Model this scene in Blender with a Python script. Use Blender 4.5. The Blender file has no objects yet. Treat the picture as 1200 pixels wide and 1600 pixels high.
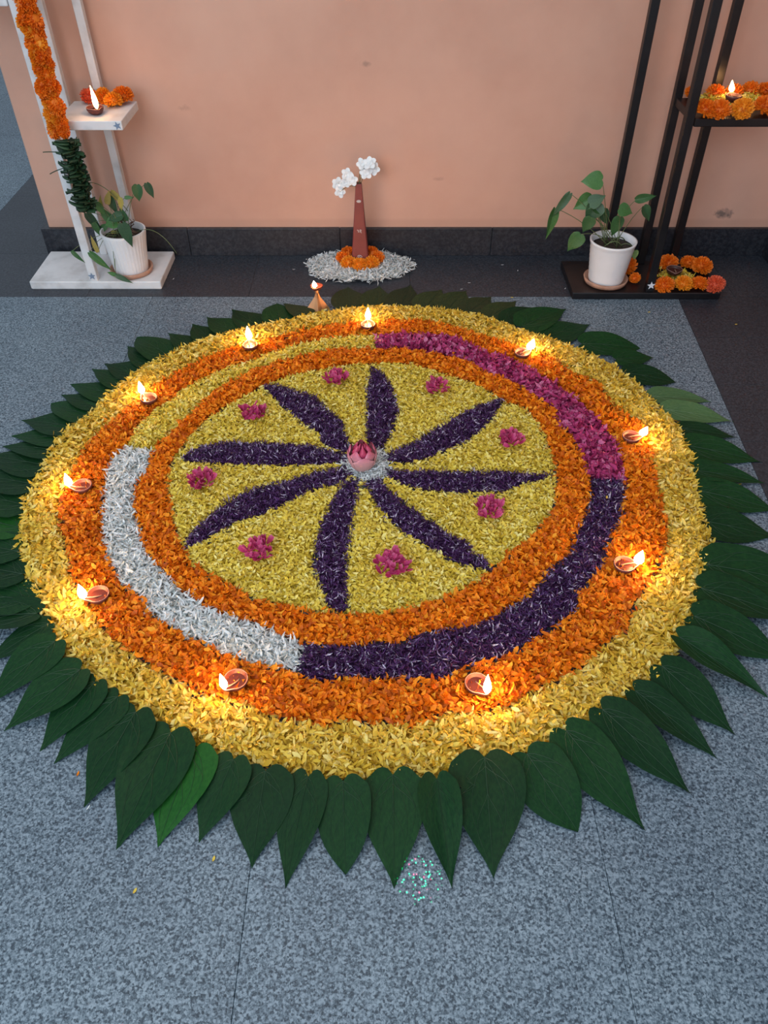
import bpy, math, random
import numpy as np
from math import sin, cos, pi, radians as R, atan2, hypot
from mathutils import Vector, Matrix, Euler

# ------------------------------------------------------------------ camera, world, light, exposure
scene = bpy.context.scene
C = scene.collection
TILT, FOC, CAMH = .7585, 1200.0, 1.4
cam_d = bpy.data.cameras.new('camera'); cam = bpy.data.objects.new('camera', cam_d); C.objects.link(cam)
cam.location = (0, 0, CAMH); cam.rotation_euler = (pi/2 - TILT, 0, 0)
cam_d.sensor_width = 36; cam_d.sensor_fit = 'AUTO'; cam_d.lens = 27.0
cam_d.clip_start = .02
scene.camera = cam

w = bpy.data.worlds.new('world'); scene.world = w; w.use_nodes = True
bg = w.node_tree.nodes['Background']
bg.inputs['Color'].default_value = (.74, .86, 1.0, 1); bg.inputs['Strength'].default_value = .42

def area(name, loc, target, sx, sy, power, col):
    d = bpy.data.lights.new(name, 'AREA'); d.shape = 'RECTANGLE'; d.size = sx; d.size_y = sy
    d.energy = power; d.color = col
    o = bpy.data.objects.new(name, d); C.objects.link(o); o.location = loc
    o.rotation_euler = (Vector(target) - Vector(loc)).to_track_quat('-Z', 'Y').to_euler()
    return o
area('doorway_light', (-1.6, -2.2, 2.4), (0, 1.6, 0), 3.0, 2.2, 95, (.76, .88, 1.0))
area('warm_overhead_fill', (-.5, 1.3, 3.1), (-.3, 1.8, 0), 1.6, 1.6, 17, (1.0, .86, .74))  # soft warm fill added overhead, not a lamp of the place

vs = scene.view_settings
vs.view_transform = 'Standard'; vs.look = 'None'; vs.gamma = 1; vs.use_curve_mapping = False
vs.exposure = 0.5

# ------------------------------------------------------------------ geometry of the place
def ray(px, py):
    x = (px - 600)/FOC; y = (py - 800)/FOC
    return x, cos(TILT) - y*sin(TILT), -(sin(TILT) + y*cos(TILT))
def P(px, py, z=0.0):                 # the place's point at height z
    r = ray(px, py); t = (z - CAMH)/r[2]
    return Vector((r[0]*t, r[1]*t, z))
def Q(px, py, Y):                     # the place's point in the upright plane at distance Y
    r = ray(px, py); t = Y/r[1]
    return Vector((r[0]*t, Y, CAMH + r[2]*t))
def MPP(px, py, z=0.0):
    return (z - CAMH)/ray(px, py)[2]/FOC

rng = np.random.default_rng(7)
random.seed(5)

# ------------------------------------------------------------------ helpers
def tag(o, label=None, cat=None, group=None, kind=None):
    if label: o['label'] = label
    if cat: o['category'] = cat
    if group: o['group'] = group
    if kind: o['kind'] = kind
    return o
def thing(name, loc, label, cat, group=None):
    o = bpy.data.objects.new(name, None); C.objects.link(o); o.location = loc
    o.empty_display_size = .02
    return tag(o, label, cat, group)
def mesh(name, v, f, smooth=False):
    m = bpy.data.meshes.new(name); m.from_pydata([tuple(a) for a in v], [], [tuple(a) for a in f])
    if smooth: m.polygons.foreach_set('use_smooth', [True]*len(m.polygons))
    m.update(); return m
def link(name, m, mt=None, parent=None, loc=(0,0,0), rot=(0,0,0), sc=None):
    o = bpy.data.objects.new(name, m); C.objects.link(o)
    if mt and not m.materials: m.materials.append(mt)
    o.parent = parent; o.location = loc; o.rotation_euler = rot
    if sc is not None: o.scale = sc if hasattr(sc, '__len__') else (sc, sc, sc)
    return o

class MB:
    def __init__(s): s.v = []; s.f = []
    def add(s, v, f):
        k = len(s.v); s.v += [tuple(a) for a in v]; s.f += [tuple(i + k for i in q) for q in f]; return s
    def box(s, x0, x1, y0, y1, z0, z1, b=0.0):
        # box with chamfered vertical and top edges
        if b <= 0:
            v = [(x,y,z) for z in (z0,z1) for x,y in ((x0,y0),(x1,y0),(x1,y1),(x0,y1))]
            return s.add(v, [(0,3,2,1),(4,5,6,7),(0,1,5,4),(1,2,6,5),(2,3,7,6),(3,0,4,7)])
        def ring(i, z):
            a, c, d, e = x0+i, x1-i, y0+i, y1-i
            return [(a+b,d,z),(c-b,d,z),(c,d+b,z),(c,e-b,z),(c-b,e,z),(a+b,e,z),(a,e-b,z),(a,d+b,z)]
        v = ring(b*.6, z0) + ring(0, z0+b) + ring(0, z1-b) + ring(b*.6, z1)
        f = [tuple(reversed(range(8)))] + [tuple(range(24,32))]
        for r in range(3):
            for i in range(8): f.append((r*8+i, r*8+(i+1)%8, r*8+8+(i+1)%8, r*8+8+i))
        return s.add(v, f)
    def lathe(s, prof, n=24, cx=0, cy=0, fn=None):
        v = []; f = []
        for j, (r, z) in enumerate(prof):
            for i in range(n):
                a = 2*pi*i/n; rr = r*(fn(a, j) if fn else 1)
                v.append((cx + rr*cos(a), cy + rr*sin(a), z))
        for j in range(len(prof)-1):
            for i in range(n):
                f.append((j*n+i, j*n+(i+1)%n, (j+1)*n+(i+1)%n, (j+1)*n+i))
        if prof[0][0] > 1e-6: f.append(tuple(reversed(range(n))))
        if prof[-1][0] > 1e-6: f.append(tuple(range((len(prof)-1)*n, len(prof)*n)))
        return s.add(v, f)
    def tube(s, pts, r, n=6, taper=1.0):
        pts = [Vector(p) for p in pts]; v = []; f = []; N = len(pts)
        for j, p in enumerate(pts):
            t = (pts[min(j+1, N-1)] - pts[max(j-1, 0)]).normalized()
            u = t.cross(Vector((0,0,1)));
            if u.length < 1e-3: u = t.cross(Vector((0,1,0)))
            u.normalize(); w_ = t.cross(u)
            rr = r*(1 + (taper-1)*j/(N-1))
            for i in range(n):
                a = 2*pi*i/n; v.append(p + u*rr*cos(a) + w_*rr*sin(a))
        for j in range(N-1):
            for i in range(n): f.append((j*n+i, j*n+(i+1)%n, (j+1)*n+(i+1)%n, (j+1)*n+i))
        f.append(tuple(reversed(range(n)))); f.append(tuple(range((N-1)*n, N*n)))
        return s.add(v, f)
    def mesh(s, name, smooth=False): return mesh(name, s.v, s.f, smooth)
    def build(s, name, mt, parent=None, smooth=False, loc=(0,0,0), rot=(0,0,0)):
        return link(name, s.mesh(name, smooth), mt, parent, loc, rot)

def bez(a, b, c, n=8):
    a, b, c = Vector(a), Vector(b), Vector(c)
    return [a*(1-t)**2 + b*2*t*(1-t) + c*t*t for t in [i/n for i in range(n+1)]]

# ------------------------------------------------------------------ materials
def mat(name, col=(.5,.5,.5), rough=.6, metal=0.0):
    m = bpy.data.materials.new(name); m.use_nodes = True
    b = m.node_tree.nodes['Principled BSDF']
    b.inputs['Base Color'].default_value = (*col, 1); b.inputs['Roughness'].default_value = rough
    b.inputs['Metallic'].default_value = metal
    return m, m.node_tree, b
def ramp(nt, stops, interp='LINEAR'):
    n = nt.nodes.new('ShaderNodeValToRGB'); n.color_ramp.interpolation = interp
    el = n.color_ramp.elements
    while len(el) < len(stops): el.new(.5)
    for e, (p, c) in zip(el, stops): e.position = p; e.color = (*c, 1)
    return n
def noise(nt, scale, detail=4, rough=.55, coord='Object', dist=0):
    tc = nt.nodes.new('ShaderNodeTexCoord'); n = nt.nodes.new('ShaderNodeTexNoise')
    n.inputs['Scale'].default_value = scale; n.inputs['Detail'].default_value = detail
    n.inputs['Roughness'].default_value = rough; n.inputs['Distortion'].default_value = dist
    nt.links.new(tc.outputs[coord], n.inputs['Vector']); return n
def mix(nt, a, b, fac, mode='MIX'):
    n = nt.nodes.new('ShaderNodeMix'); n.data_type = 'RGBA'; n.blend_type = mode
    for s, v in ((0, fac), (6, a), (7, b)):
        if hasattr(v, 'node'): nt.links.new(v, n.inputs[s])
        elif isinstance(v, (int, float)): n.inputs[s].default_value = v
        else: n.inputs[s].default_value = (*v, 1)
    return n.outputs[2]
def bump(nt, b, src, strength, dist=.002):
    n = nt.nodes.new('ShaderNodeBump'); n.inputs['Strength'].default_value = strength
    n.inputs['Distance'].default_value = dist
    nt.links.new(src, n.inputs['Height']); nt.links.new(n.outputs[0], b.inputs['Normal'])

def noisy(name, stops, scale, rough=.6, bmp=0, detail=4, metal=0, coord='Object', bd=.002):
    m, nt, b = mat(name, (0,0,0), rough, metal)
    n = noise(nt, scale, detail, coord=coord); r = ramp(nt, stops)
    nt.links.new(n.outputs[0], r.inputs[0]); nt.links.new(r.outputs[0], b.inputs['Base Color'])
    if bmp: bump(nt, b, n.outputs[0], bmp, bd)
    return m

def petal_mat(name, stops, trans=.22, rough=.55):
    m, nt, b = mat(name, (0,0,0), rough)
    at = nt.nodes.new('ShaderNodeAttribute'); at.attribute_name = 'tint'
    r = ramp(nt, stops); nt.links.new(at.outputs['Fac'], r.inputs[0])
    nt.links.new(r.outputs[0], b.inputs['Base Color'])
    t = nt.nodes.new('ShaderNodeBsdfTranslucent'); nt.links.new(r.outputs[0], t.inputs[0])
    ms = nt.nodes.new('ShaderNodeMixShader'); ms.inputs[0].default_value = trans
    nt.links.new(b.outputs[0], ms.inputs[1]); nt.links.new(t.outputs[0], ms.inputs[2])
    nt.links.new(ms.outputs[0], nt.nodes['Material Output'].inputs[0])
    b.inputs['Specular IOR Level'].default_value = .25
    return m

PM = {
 'yellow_out': petal_mat('yellow_petals', [(0,(.50,.30,.015)),(.3,(.72,.49,.05)),(.7,(.83,.61,.10)),(1,(.88,.74,.26))]),
 'yellow_in': petal_mat('small_yellow_petals', [(0,(.50,.35,.02)),(.3,(.76,.58,.065)),(.7,(.86,.70,.12)),(1,(.90,.82,.32))]),
 'orange': petal_mat('orange_petals', [(0,(.45,.08,.002)),(.35,(.78,.19,.004)),(.75,(.90,.28,.007)),(1,(.93,.41,.03))]),
 'white': petal_mat('white_petals', [(0,(.42,.46,.44)),(.35,(.66,.70,.70)),(1,(.84,.87,.88))]),
 'purple': petal_mat('purple_petals', [(0,(.016,.004,.026)),(.58,(.058,.013,.08)),(.82,(.10,.038,.15)),(.92,(.34,.26,.42)),(1,(.60,.54,.66))], .1),
 'pink': petal_mat('pink_petals', [(0,(.22,.015,.07)),(.4,(.42,.035,.15)),(.8,(.55,.08,.24)),(1,(.66,.24,.40))]),
}

def granite(name, dark, mid, light, scale, rough, bmp=.1):
    m, nt, b = mat(name, (0,0,0), rough)
    n1 = noise(nt, scale, 3, .65, 'Generated' if False else 'Object')
    geo = nt.nodes.new('ShaderNodeNewGeometry')
    for n in (n1,): nt.links.new(geo.outputs['Position'], n.inputs['Vector'])
    n1.inputs['Detail'].default_value = 5; n1.inputs['Roughness'].default_value = .8
    vo = nt.nodes.new('ShaderNodeTexVoronoi'); vo.inputs['Scale'].default_value = scale*1.9
    nt.links.new(geo.outputs['Position'], vo.inputs['Vector'])
    sv = nt.nodes.new('ShaderNodeSeparateColor'); nt.links.new(vo.outputs['Color'], sv.inputs[0])
    ma = nt.nodes.new('ShaderNodeMath'); ma.operation = 'MULTIPLY_ADD'; ma.inputs[1].default_value = .24
    nt.links.new(sv.outputs[0], ma.inputs[0]); nt.links.new(n1.outputs[0], ma.inputs[2])
    r1 = ramp(nt, [(.48,dark),(.60,mid),(.76,light)]); nt.links.new(ma.outputs[0], r1.inputs[0])
    n2 = noise(nt, 2.2, 4, .6); nt.links.new(geo.outputs['Position'], n2.inputs['Vector'])
    r2 = ramp(nt, [(.3,(.72,.74,.78)),(.7,(1.0,1.0,1.0))]); nt.links.new(n2.outputs[0], r2.inputs[0])
    c = mix(nt, r1.outputs[0], r2.outputs[0], 1.0, 'MULTIPLY')
    oi = nt.nodes.new('ShaderNodeObjectInfo'); r3 = ramp(nt, [(0,(.9,.9,.9)),(1,(1,1,1))])
    nt.links.new(oi.outputs['Random'], r3.inputs[0])
    c = mix(nt, c, r3.outputs[0], 1.0, 'MULTIPLY')
    nt.links.new(c, b.inputs['Base Color'])
    bump(nt, b, n1.outputs[0], bmp, .001)
    return m
M = {}
M['granite'] = granite('grey_granite', (.022,.042,.062), (.112,.162,.200), (.275,.352,.405), 150, .5)
M['slate'] = granite('black_granite', (.013,.017,.025), (.026,.033,.045), (.05,.06,.075), 120, .5)
M['skirt'] = granite('black_skirting', (.010,.012,.018), (.018,.020,.028), (.034,.037,.045), 60, .45)
M['grout'] = mat('grout', (.10,.12,.13), .9)[0]
M['white_paint'] = noisy('white_paint', [(.3,(.50,.50,.50)),(.5,(.64,.65,.66)),(.8,(.70,.71,.72))], 14, .55, .15)
M['black_paint'] = noisy('black_paint', [(.3,(.003,.003,.0045)),(.8,(.009,.009,.011))], 20, .38, .1)
M['ceramic_white'] = noisy('white_ceramic', [(.3,(.72,.73,.74)),(.8,(.80,.81,.83))], 9, .4)
M['terracotta'] = noisy('terracotta', [(.3,(.34,.17,.11)),(.7,(.48,.28,.20))], 25, .75, .2)
M['clay'] = noisy('red_clay', [(.3,(.085,.018,.012)),(.7,(.13,.028,.020))], 60, .55, .2)
M['dark_clay'] = noisy('dark_clay', [(.3,(.035,.012,.010)),(.7,(.06,.02,.016))], 60, .45, .2)
M['chalk'] = mat('white_line_paint', (.34,.19,.155), .6)[0]
M['soil'] = noisy('potting_soil', [(.3,(.012,.008,.005)),(.7,(.05,.032,.02))], 90, .95, .8, bd=.01)
M['red_vase'] = noisy('dark_red_glaze', [(.3,(.17,.030,.028)),(.7,(.215,.045,.040))], 12, .5, .05)
M['stem'] = noisy('green_stem', [(.3,(.07,.11,.035)),(.7,(.14,.17,.07))], 40, .6)
M['dry_stem'] = noisy('dry_stem', [(.3,(.07,.04,.025)),(.7,(.16,.10,.07))], 40, .8)
M['brass'] = mat('brass', (.85,.47,.24), .38, .85)[0]
M['oil'] = mat('lamp_oil', (.055,.011,.008), .35)[0]
M['wick'] = mat('cotton_wick', (.30,.20,.14), .9)[0]
M['sticker_white'] = mat('white_star_sticker', (.62,.66,.72), .5)[0]
M['sticker_blue'] = mat('blue_star_sticker', (.17,.23,.33), .5)[0]
def flame_mat(name, s):
    m = bpy.data.materials.new(name); m.use_nodes = True; nt = m.node_tree; nt.nodes.clear()
    e = nt.nodes.new('ShaderNodeEmission'); o = nt.nodes.new('ShaderNodeOutputMaterial')
    e.inputs[0].default_value = (1, .50, .19, 1); e.inputs[1].default_value = s
    nt.links.new(e.outputs[0], o.inputs[0]); return m
M['flame'] = flame_mat('oil_flame', 115)
M['flame_shelf'] = flame_mat('shelf_lamp_flame', 26)

def leaf_mat(name, a, b_, rough=.38, spec=.35):
    m, nt, b = mat(name, a, rough)
    n = noise(nt, 22, 4); r = ramp(nt, [(.35,a),(.7,b_)]); nt.links.new(n.outputs[0], r.inputs[0])
    oi = nt.nodes.new('ShaderNodeObjectInfo'); r3 = ramp(nt, [(0,(.72,.78,.8)),(.5,(.95,1,.95)),(1,(1.12,1.22,1.0))])
    nt.links.new(oi.outputs['Random'], r3.inputs[0])
    nt.links.new(mix(nt, r.outputs[0], r3.outputs[0], 1.0, 'MULTIPLY'), b.inputs['Base Color'])
    b.inputs['Specular IOR Level'].default_value = spec
    bump(nt, b, n.outputs[0], .25, .003); return m
M['leaf'] = leaf_mat('dark_green_leaf', (.0045,.027,.010), (.009,.043,.013), .5, .12)
M['leaf_bright'] = leaf_mat('bright_green_leaf', (.007,.060,.009), (.014,.085,.013), .5, .16)
M['leaf_olive'] = leaf_mat('olive_green_leaf', (.016,.027,.010), (.028,.044,.015), .5, .2)
M['leaf_pale'] = leaf_mat('pale_leaf_underside', (.055,.125,.045), (.085,.165,.060), .55)
M['vein'] = mat('leaf_vein', (.013,.048,.019), .6)[0]
M['vein_pale'] = mat('pale_leaf_vein', (.12,.20,.09), .5)[0]
M['plant_leaf'] = leaf_mat('pot_plant_leaf', (.035,.105,.030), (.06,.15,.045), .42, .4)
M['plant_leaf_dark'] = leaf_mat('dark_pot_plant_leaf', (.025,.072,.03), (.05,.11,.05), .45, .4)
M['plant_leaf_yellow'] = leaf_mat('yellowing_leaf', (.28,.21,.05), (.42,.33,.10), .6)
M['plant_leaf_lime'] = leaf_mat('lime_leaf', (.16,.24,.07), (.24,.32,.11), .5)
M['bundle_leaf'] = leaf_mat('bundled_leaf', (.012,.036,.018), (.035,.075,.035), .5)
def marigold_mat(name, stops):
    m, nt, b = mat(name, (0,0,0), .6)
    n = noise(nt, 60, 3); r = ramp(nt, stops); nt.links.new(n.outputs[0], r.inputs[0])
    nt.links.new(r.outputs[0], b.inputs['Base Color'])
    t = nt.nodes.new('ShaderNodeBsdfTranslucent'); nt.links.new(r.outputs[0], t.inputs[0])
    ms = nt.nodes.new('ShaderNodeMixShader'); ms.inputs[0].default_value = .2
    nt.links.new(b.outputs[0], ms.inputs[1]); nt.links.new(t.outputs[0], ms.inputs[2])
    nt.links.new(ms.outputs[0], nt.nodes['Material Output'].inputs[0]); return m
M['marigold'] = marigold_mat('orange_marigold', [(.3,(.72,.13,.004)),(.7,(.92,.27,.008))])
M['marigold_yellow'] = marigold_mat('golden_marigold', [(.3,(.78,.22,.006)),(.7,(.92,.40,.02))])
M['marigold_red'] = marigold_mat('reddish_marigold', [(.3,(.62,.08,.03)),(.7,(.80,.15,.06))])

# wall paint: peach with faint patches and two scuffs
def wall_mat():
    m, nt, b = mat('peach_wall_paint', (0,0,0), .8)
    n = noise(nt, 1.6, 5, .6); r = ramp(nt, [(.3,(.53,.295,.215)),(.52,(.59,.345,.255)),(.75,(.64,.39,.295))])
    nt.links.new(n.outputs[0], r.inputs[0]); c = r.outputs[0]
    geo = nt.nodes.new('ShaderNodeNewGeometry')
    for (sx, sz, rad, amt) in ((1.344,.166,.035,.8), (-.063,.692,.016,.35), (.21,.30,.014,.2), (-.72,.55,.02,.2)):
        d = nt.nodes.new('ShaderNodeVectorMath'); d.operation = 'SUBTRACT'
        nt.links.new(geo.outputs['Position'], d.inputs[0]); d.inputs[1].default_value = (sx, 3.02, sz)
        sc = nt.nodes.new('ShaderNodeVectorMath'); sc.operation = 'MULTIPLY'; sc.inputs[1].default_value = (.75, 0, 1.6)
        nt.links.new(d.outputs[0], sc.inputs[0])
        nn = noise(nt, 55, 4); nt.links.new(geo.outputs['Position'], nn.inputs['Vector'])
        ad = nt.nodes.new('ShaderNodeVectorMath'); ad.operation = 'LENGTH'; nt.links.new(sc.outputs[0], ad.inputs[0])
        mm = nt.nodes.new('ShaderNodeMath'); mm.operation = 'MULTIPLY_ADD'
        nt.links.new(nn.outputs[0], mm.inputs[0]); mm.inputs[1].default_value = rad*2.2; nt.links.new(ad.outputs['Value'], mm.inputs[2])
        mr = nt.nodes.new('ShaderNodeMapRange'); mr.inputs['From Min'].default_value = rad*1.3; mr.inputs['From Max'].default_value = rad*2.1
        mr.inputs['To Min'].default_value = amt; mr.inputs['To Max'].default_value = 0
        nt.links.new(mm.outputs[0], mr.inputs['Value'])
        c = mix(nt, c, (.10,.085,.08), mr.outputs[0])
    # scuffed strip where the plaster meets the skirting
    sep = nt.nodes.new('ShaderNodeSeparateXYZ'); nt.links.new(geo.outputs['Position'], sep.inputs[0])
    mr = nt.nodes.new('ShaderNodeMapRange'); mr.inputs['From Min'].default_value = .135; mr.inputs['From Max'].default_value = .150
    mr.inputs['To Min'].default_value = .3; mr.inputs['To Max'].default_value = 0
    nt.links.new(sep.outputs[2], mr.inputs['Value'])
    c = mix(nt, c, (.42,.25,.18), mr.outputs[0])
    nt.links.new(c, b.inputs['Base Color'])
    n2 = noise(nt, 60, 4); bump(nt, b, n2.outputs[0], .12, .002)
    return m
M['wall'] = wall_mat()

# ------------------------------------------------------------------ setting
WALL_Y, WALL_X0, WALL_X1 = 3.02, -1.344, 1.562
o = MB().box(WALL_X0, WALL_X1+.15, WALL_Y, WALL_Y+.23, 0, 2.7, .004).build('wall_back', M['wall']); tag(o, kind='structure')
o = MB().box(WALL_X1, WALL_X1+.15, 1.2, WALL_Y, 0, 2.7, .004).build('wall_right', M['wall']); tag(o, kind='structure')

sk = bpy.data.objects.new('baseboard_back', None); C.objects.link(sk); tag(sk, kind='structure')
xs = [WALL_X0-.028, -.787, -.177, .433, 1.043, WALL_X1]
for a, b in zip(xs[:-1], xs[1:]):
    MB().box(a+.0006, b-.0006, WALL_Y-.018, WALL_Y, 0, .112, .0015).build('skirting_tile', M['skirt'], sk)
MB().box(WALL_X0-.028, WALL_X0, WALL_Y, WALL_Y+.23, 0, .112, .0015).build('skirting_tile', M['skirt'], sk)
sk = bpy.data.objects.new('baseboard_right', None); C.objects.link(sk); tag(sk, kind='structure')
for a, b in ((1.2,1.8),(1.8,2.4),(2.4,3.0)):
    MB().box(WALL_X1-.018, WALL_X1, a+.0006, b-.0006, 0, .112, .0015).build('skirting_tile', M['skirt'], sk)

floor = MB().box(-6, 4, -4, 8, -.08, -.005).build('floor', M['grout']); tag(floor, kind='structure')
def slab(poly, mt, name):
    # paving slab: shrunk outline for the joint, chamfered top edge
    c = Vector((sum(p[0] for p in poly)/len(poly), sum(p[1] for p in poly)/len(poly)))
    def sh(k):
        out = []
        for p in poly:
            d = Vector(p) - c; out.append((p[0]-math.copysign(k, d.x), p[1]-math.copysign(k, d.y)))
        return out
    n = len(poly); v = [(x,y,-.012) for x,y in sh(.0004)] + [(x,y,-.0008) for x,y in sh(.0004)] + [(x,y,0) for x,y in sh(.0011)]
    f = [tuple(range(2*n, 3*n))]
    for r in (0, 1):
        for i in range(n): f.append((r*n+i, r*n+(i+1)%n, (r+1)*n+(i+1)%n, (r+1)*n+i))
    return link(name, mesh(name, v, f), mt, floor)
def edge_x(y): return 1.035 + .062*(y - 1.535)      # right-hand edge of the grey granite field
YB = 2.655
gx = [-.238 - .632*k for k in range(9)][::-1] + [.394]
gy = [YB, 2.446, 1.20, -.05, -1.30]
for j in range(len(gy)-1):
    y1, y0 = gy[j], gy[j+1]
    for i in range(len(gx)-1):
        slab([(gx[i],y0),(gx[i+1],y0),(gx[i+1],y1),(gx[i],y1)], M['granite'], 'granite_slab')
    slab([(.394,y0),(edge_x(y0),y0),(edge_x(y1),y1),(.394,y1)], M['granite'], 'granite_slab')
# dark slabs: strip along the wall, field to the right, strip round the wall's left end
dx = [-1.735, -1.12, -.51, .10, .71, 1.32, 1.93]
for a, b in zip(dx[:-1], dx[1:]):
    slab([(a,YB),(b,YB),(b,3.02),(a,3.02)], M['slate'], 'slate_slab')
for k, (y0, y1) in enumerate(((2.363,YB),(2.072,2.363),(1.78,2.072),(1.49,1.78),(1.20,1.49),(.91,1.20),(.62,.91),(.33,.62),(.04,.33))):
    for (a, b) in ((None,1.66),(1.66,2.3)):
        p = [(edge_x(y0) if a is None else a, y0),(b,y0),(b,y1),(edge_x(y1) if a is None else a,y1)]
        slab(p, M['slate'], 'slate_slab')
for y0 in [3.02 + .61*q for q in range(8)]:
    slab([(-1.735,y0),(-1.344,y0),(-1.344,y0+.61),(-1.735,y0+.61)], M['slate'], 'slate_slab')
for y0 in [YB + .61*q for q in range(9)]:
    for k in range(3):
        slab([(-1.735-.61*(k+1),y0),(-1.735-.61*k,y0),(-1.735-.61*k,y0+.61),(-1.735-.61*(k+1),y0+.61)], M['granite'], 'granite_slab')

# ------------------------------------------------------------------ petal carpet regions
CX, CY = -.045, 1.632
def W(pts, z=.016): return np.array([P(x, y, z)[:2] for x, y in pts])
class Ring:
    def __init__(s, pts, z=.016):
        a = W(pts, z) - (CX, CY); th = np.arctan2(a[:,1], a[:,0]); r = np.hypot(a[:,0], a[:,1])
        i = np.argsort(th); s.th = np.concatenate([th[i]-2*pi, th[i], th[i]+2*pi]); s.r = np.tile(r[i], 3)
    def __call__(s, th): return np.interp(th, s.th, s.r)
B0 = Ring([(590,480),(500,490),(448,502),(401,511),(311,534),(244,564),(176,609),(139,650),(86,684),(64,736),(37,777),(32,837),(26,847),(34,881),(49,934),(71,982),(127,1061),(180,1095),(240,1132),(285,1166),(337,1189),(416,1202),(464,1220),(520,1222),(570,1224),(640,1218),(700,1216),(757,1198),(817,1186),(874,1166),(934,1132),(990,1099),(1027,1069),(1057,1024),(1072,990),(1087,949),(1102,900),(1112,851),(1110,837),(1091,777),(1076,699),(1057,661),(1031,639),(990,597),(956,571),(911,549),(862,532),(806,515),(750,494),(680,483)], .010)
B1 = Ring([(207,633),(167,667),(137,693),(123,723),(103,760),(97,783),(93,813),(103,847),(110,877),(117,913),(137,945),(160,977),(187,1007),(240,1043),(310,1080),(400,1103),(427,1120),(483,1127),(513,1136),(530,1122),(593,1130),(650,1130),(700,1113),(767,1110),(800,1099),(830,1083),(860,1067),(913,1040),(947,1003),(980,983),(1000,927),(1030,887),(1043,840),(1037,800),(1027,763),(1023,740),(1017,710),(1010,670),(980,650),(957,637),(963,637),(933,597),(893,583),(867,563),(807,543),(750,525),(700,508),(643,502),(600,503),(533,507),(483,515),(433,528),(380,542),(313,563),(267,590),(240,607)])
B2 = Ring([(597,525),(517,528),(440,547),(387,567),(330,587),(297,603),(257,633),(220,660),(203,690),(190,703),(170,730),(167,757),(163,807),(163,853),(177,890),(190,913),(223,933),(230,957),(283,990),(340,1017),(383,1035),(417,1040),(457,1050),(480,1063),(533,1063),(593,1063),(610,1060),(680,1063),(733,1042),(783,1027),(840,997),(867,977),(897,960),(905,927),(923,907),(943,883),(947,853),(957,830),(970,813),(973,787),(977,757),(973,733),(967,707),(950,673),(923,647),(883,613),(833,580),(800,563),(760,553),(710,530),(667,523)])
B3 = Ring([(600,547),(643,547),(683,553),(727,563),(760,583),(800,597),(833,617),(867,640),(873,663),(893,683),(910,710),(920,743),(923,777),(915,803),(902,833),(895,863),(857,893),(833,927),(803,947),(743,977),(667,987),(620,1008),(597,1003),(517,1010),(477,1007),(440,993),(393,973),(337,957),(300,933),(277,917),(253,890),(230,870),(220,833),(210,800),(212,760),(233,730),(240,703),(263,680),(293,653),(330,616),(387,583),(447,563),(517,547)])
B4 = Ring([(267,727),(287,693),(333,647),(387,617),(433,593),(500,577),(583,567),(653,570),(700,587),(743,600),(787,627),(817,637),(843,663),(857,693),(867,733),(868,767),(863,797),(837,833),(800,860),(783,877),(733,917),(683,937),(617,957),(543,960),(450,947),(400,937),(353,910),(300,883),(283,847),(270,800),(263,733)])
BL = [
 [(580,570),(573,607),(573,640),(573,677),(578,690),(587,700),(600,705),(613,673),(623,640),(613,607),(600,587)],
 [(789,621),(767,657),(733,687),(683,710),(643,723),(612,720),(608,708),(650,690),(693,663),(740,637)],
 [(869,744),(813,757),(790,767),(733,770),(683,768),(633,760),(610,745),(614,736),(683,737),(733,737),(800,737)],
 [(570,755),(597,753),(627,783),(657,803),(687,823),(707,837),(730,847),(738,863),(763,876),(771,893),(727,885),(683,863),(633,833),(603,807),(587,787),(573,765)],
 [(530,757),(560,757),(555,790),(547,827),(542,867),(543,950),(533,959),(513,950),(500,913),(490,880),(495,840),(503,817),(517,787)],
 [(287,859),(297,833),(333,800),(367,777),(397,763),(443,753),(490,738),(532,730),(547,745),(527,757),(483,767),(440,790),(400,808),(373,813),(327,840)],
 [(278,720),(300,705),(315,697),(360,690),(433,693),(490,697),(535,707),(535,722),(467,727),(400,727),(333,725)],
 [(411,604),(433,600),(463,612),(490,617),(513,640),(533,660),(545,697),(530,704),(505,694),(500,680),(463,653),(433,627)],
]
BL = [[(x+(570-x)*.22, y+(728-y)*.22) if hypot(x-570, (y-728)*1.6) < 62 else (x, y) for x, y in b] for b in BL]
BLW = [W(b) for b in BL]
WC = W([(528,722),(548,712),(560,700),(590,700),(606,712),(612,735),(600,747),(578,752),(558,748),(545,735)])

def pip(p, poly):
    x, y = p[:,0], p[:,1]; ins = np.zeros(len(p), bool); n = len(poly)
    for i in range(n):
        x1, y1 = poly[i]; x2, y2 = poly[(i+1) % n]
        c = (y1 > y) != (y2 > y)
        ins ^= c & (x < (x2-x1)*(y-y1)/((y2-y1) if y2 != y1 else 1e-9) + x1)
    return ins
def pdist(p, poly):
    d = np.full(len(p), 9.0); n = len(poly)
    for i in range(n):
        a = poly[i]; b = poly[(i+1) % n]; ab = b-a
        t = np.clip(((p-a)@ab)/(ab@ab+1e-12), 0, 1)
        d = np.minimum(d, np.hypot(*(p - a - t[:,None]*ab).T))
    return d
def polar(p): q = p - (CX, CY); return np.arctan2(q[:,1], q[:,0]), np.hypot(q[:,0], q[:,1])
def sd_poly(poly): return lambda p: np.where(pip(p, poly), 1, -1)*pdist(p, poly)
def sd_ring(bo, bi): 
    def f(p):
        th, r = polar(p); return np.minimum(bo(th)-r, r-bi(th))
    return f
def sd_sector(a0, a1):                      # anticlockwise from a0 to a1
    def f(p):
        th, r = polar(p); m = (th - a0) % (2*pi); wid = (a1-a0) % (2*pi)
        return np.where(m < wid, np.minimum(m, wid-m), -np.minimum(m-wid, 2*pi-m))*r
    return f
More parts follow.
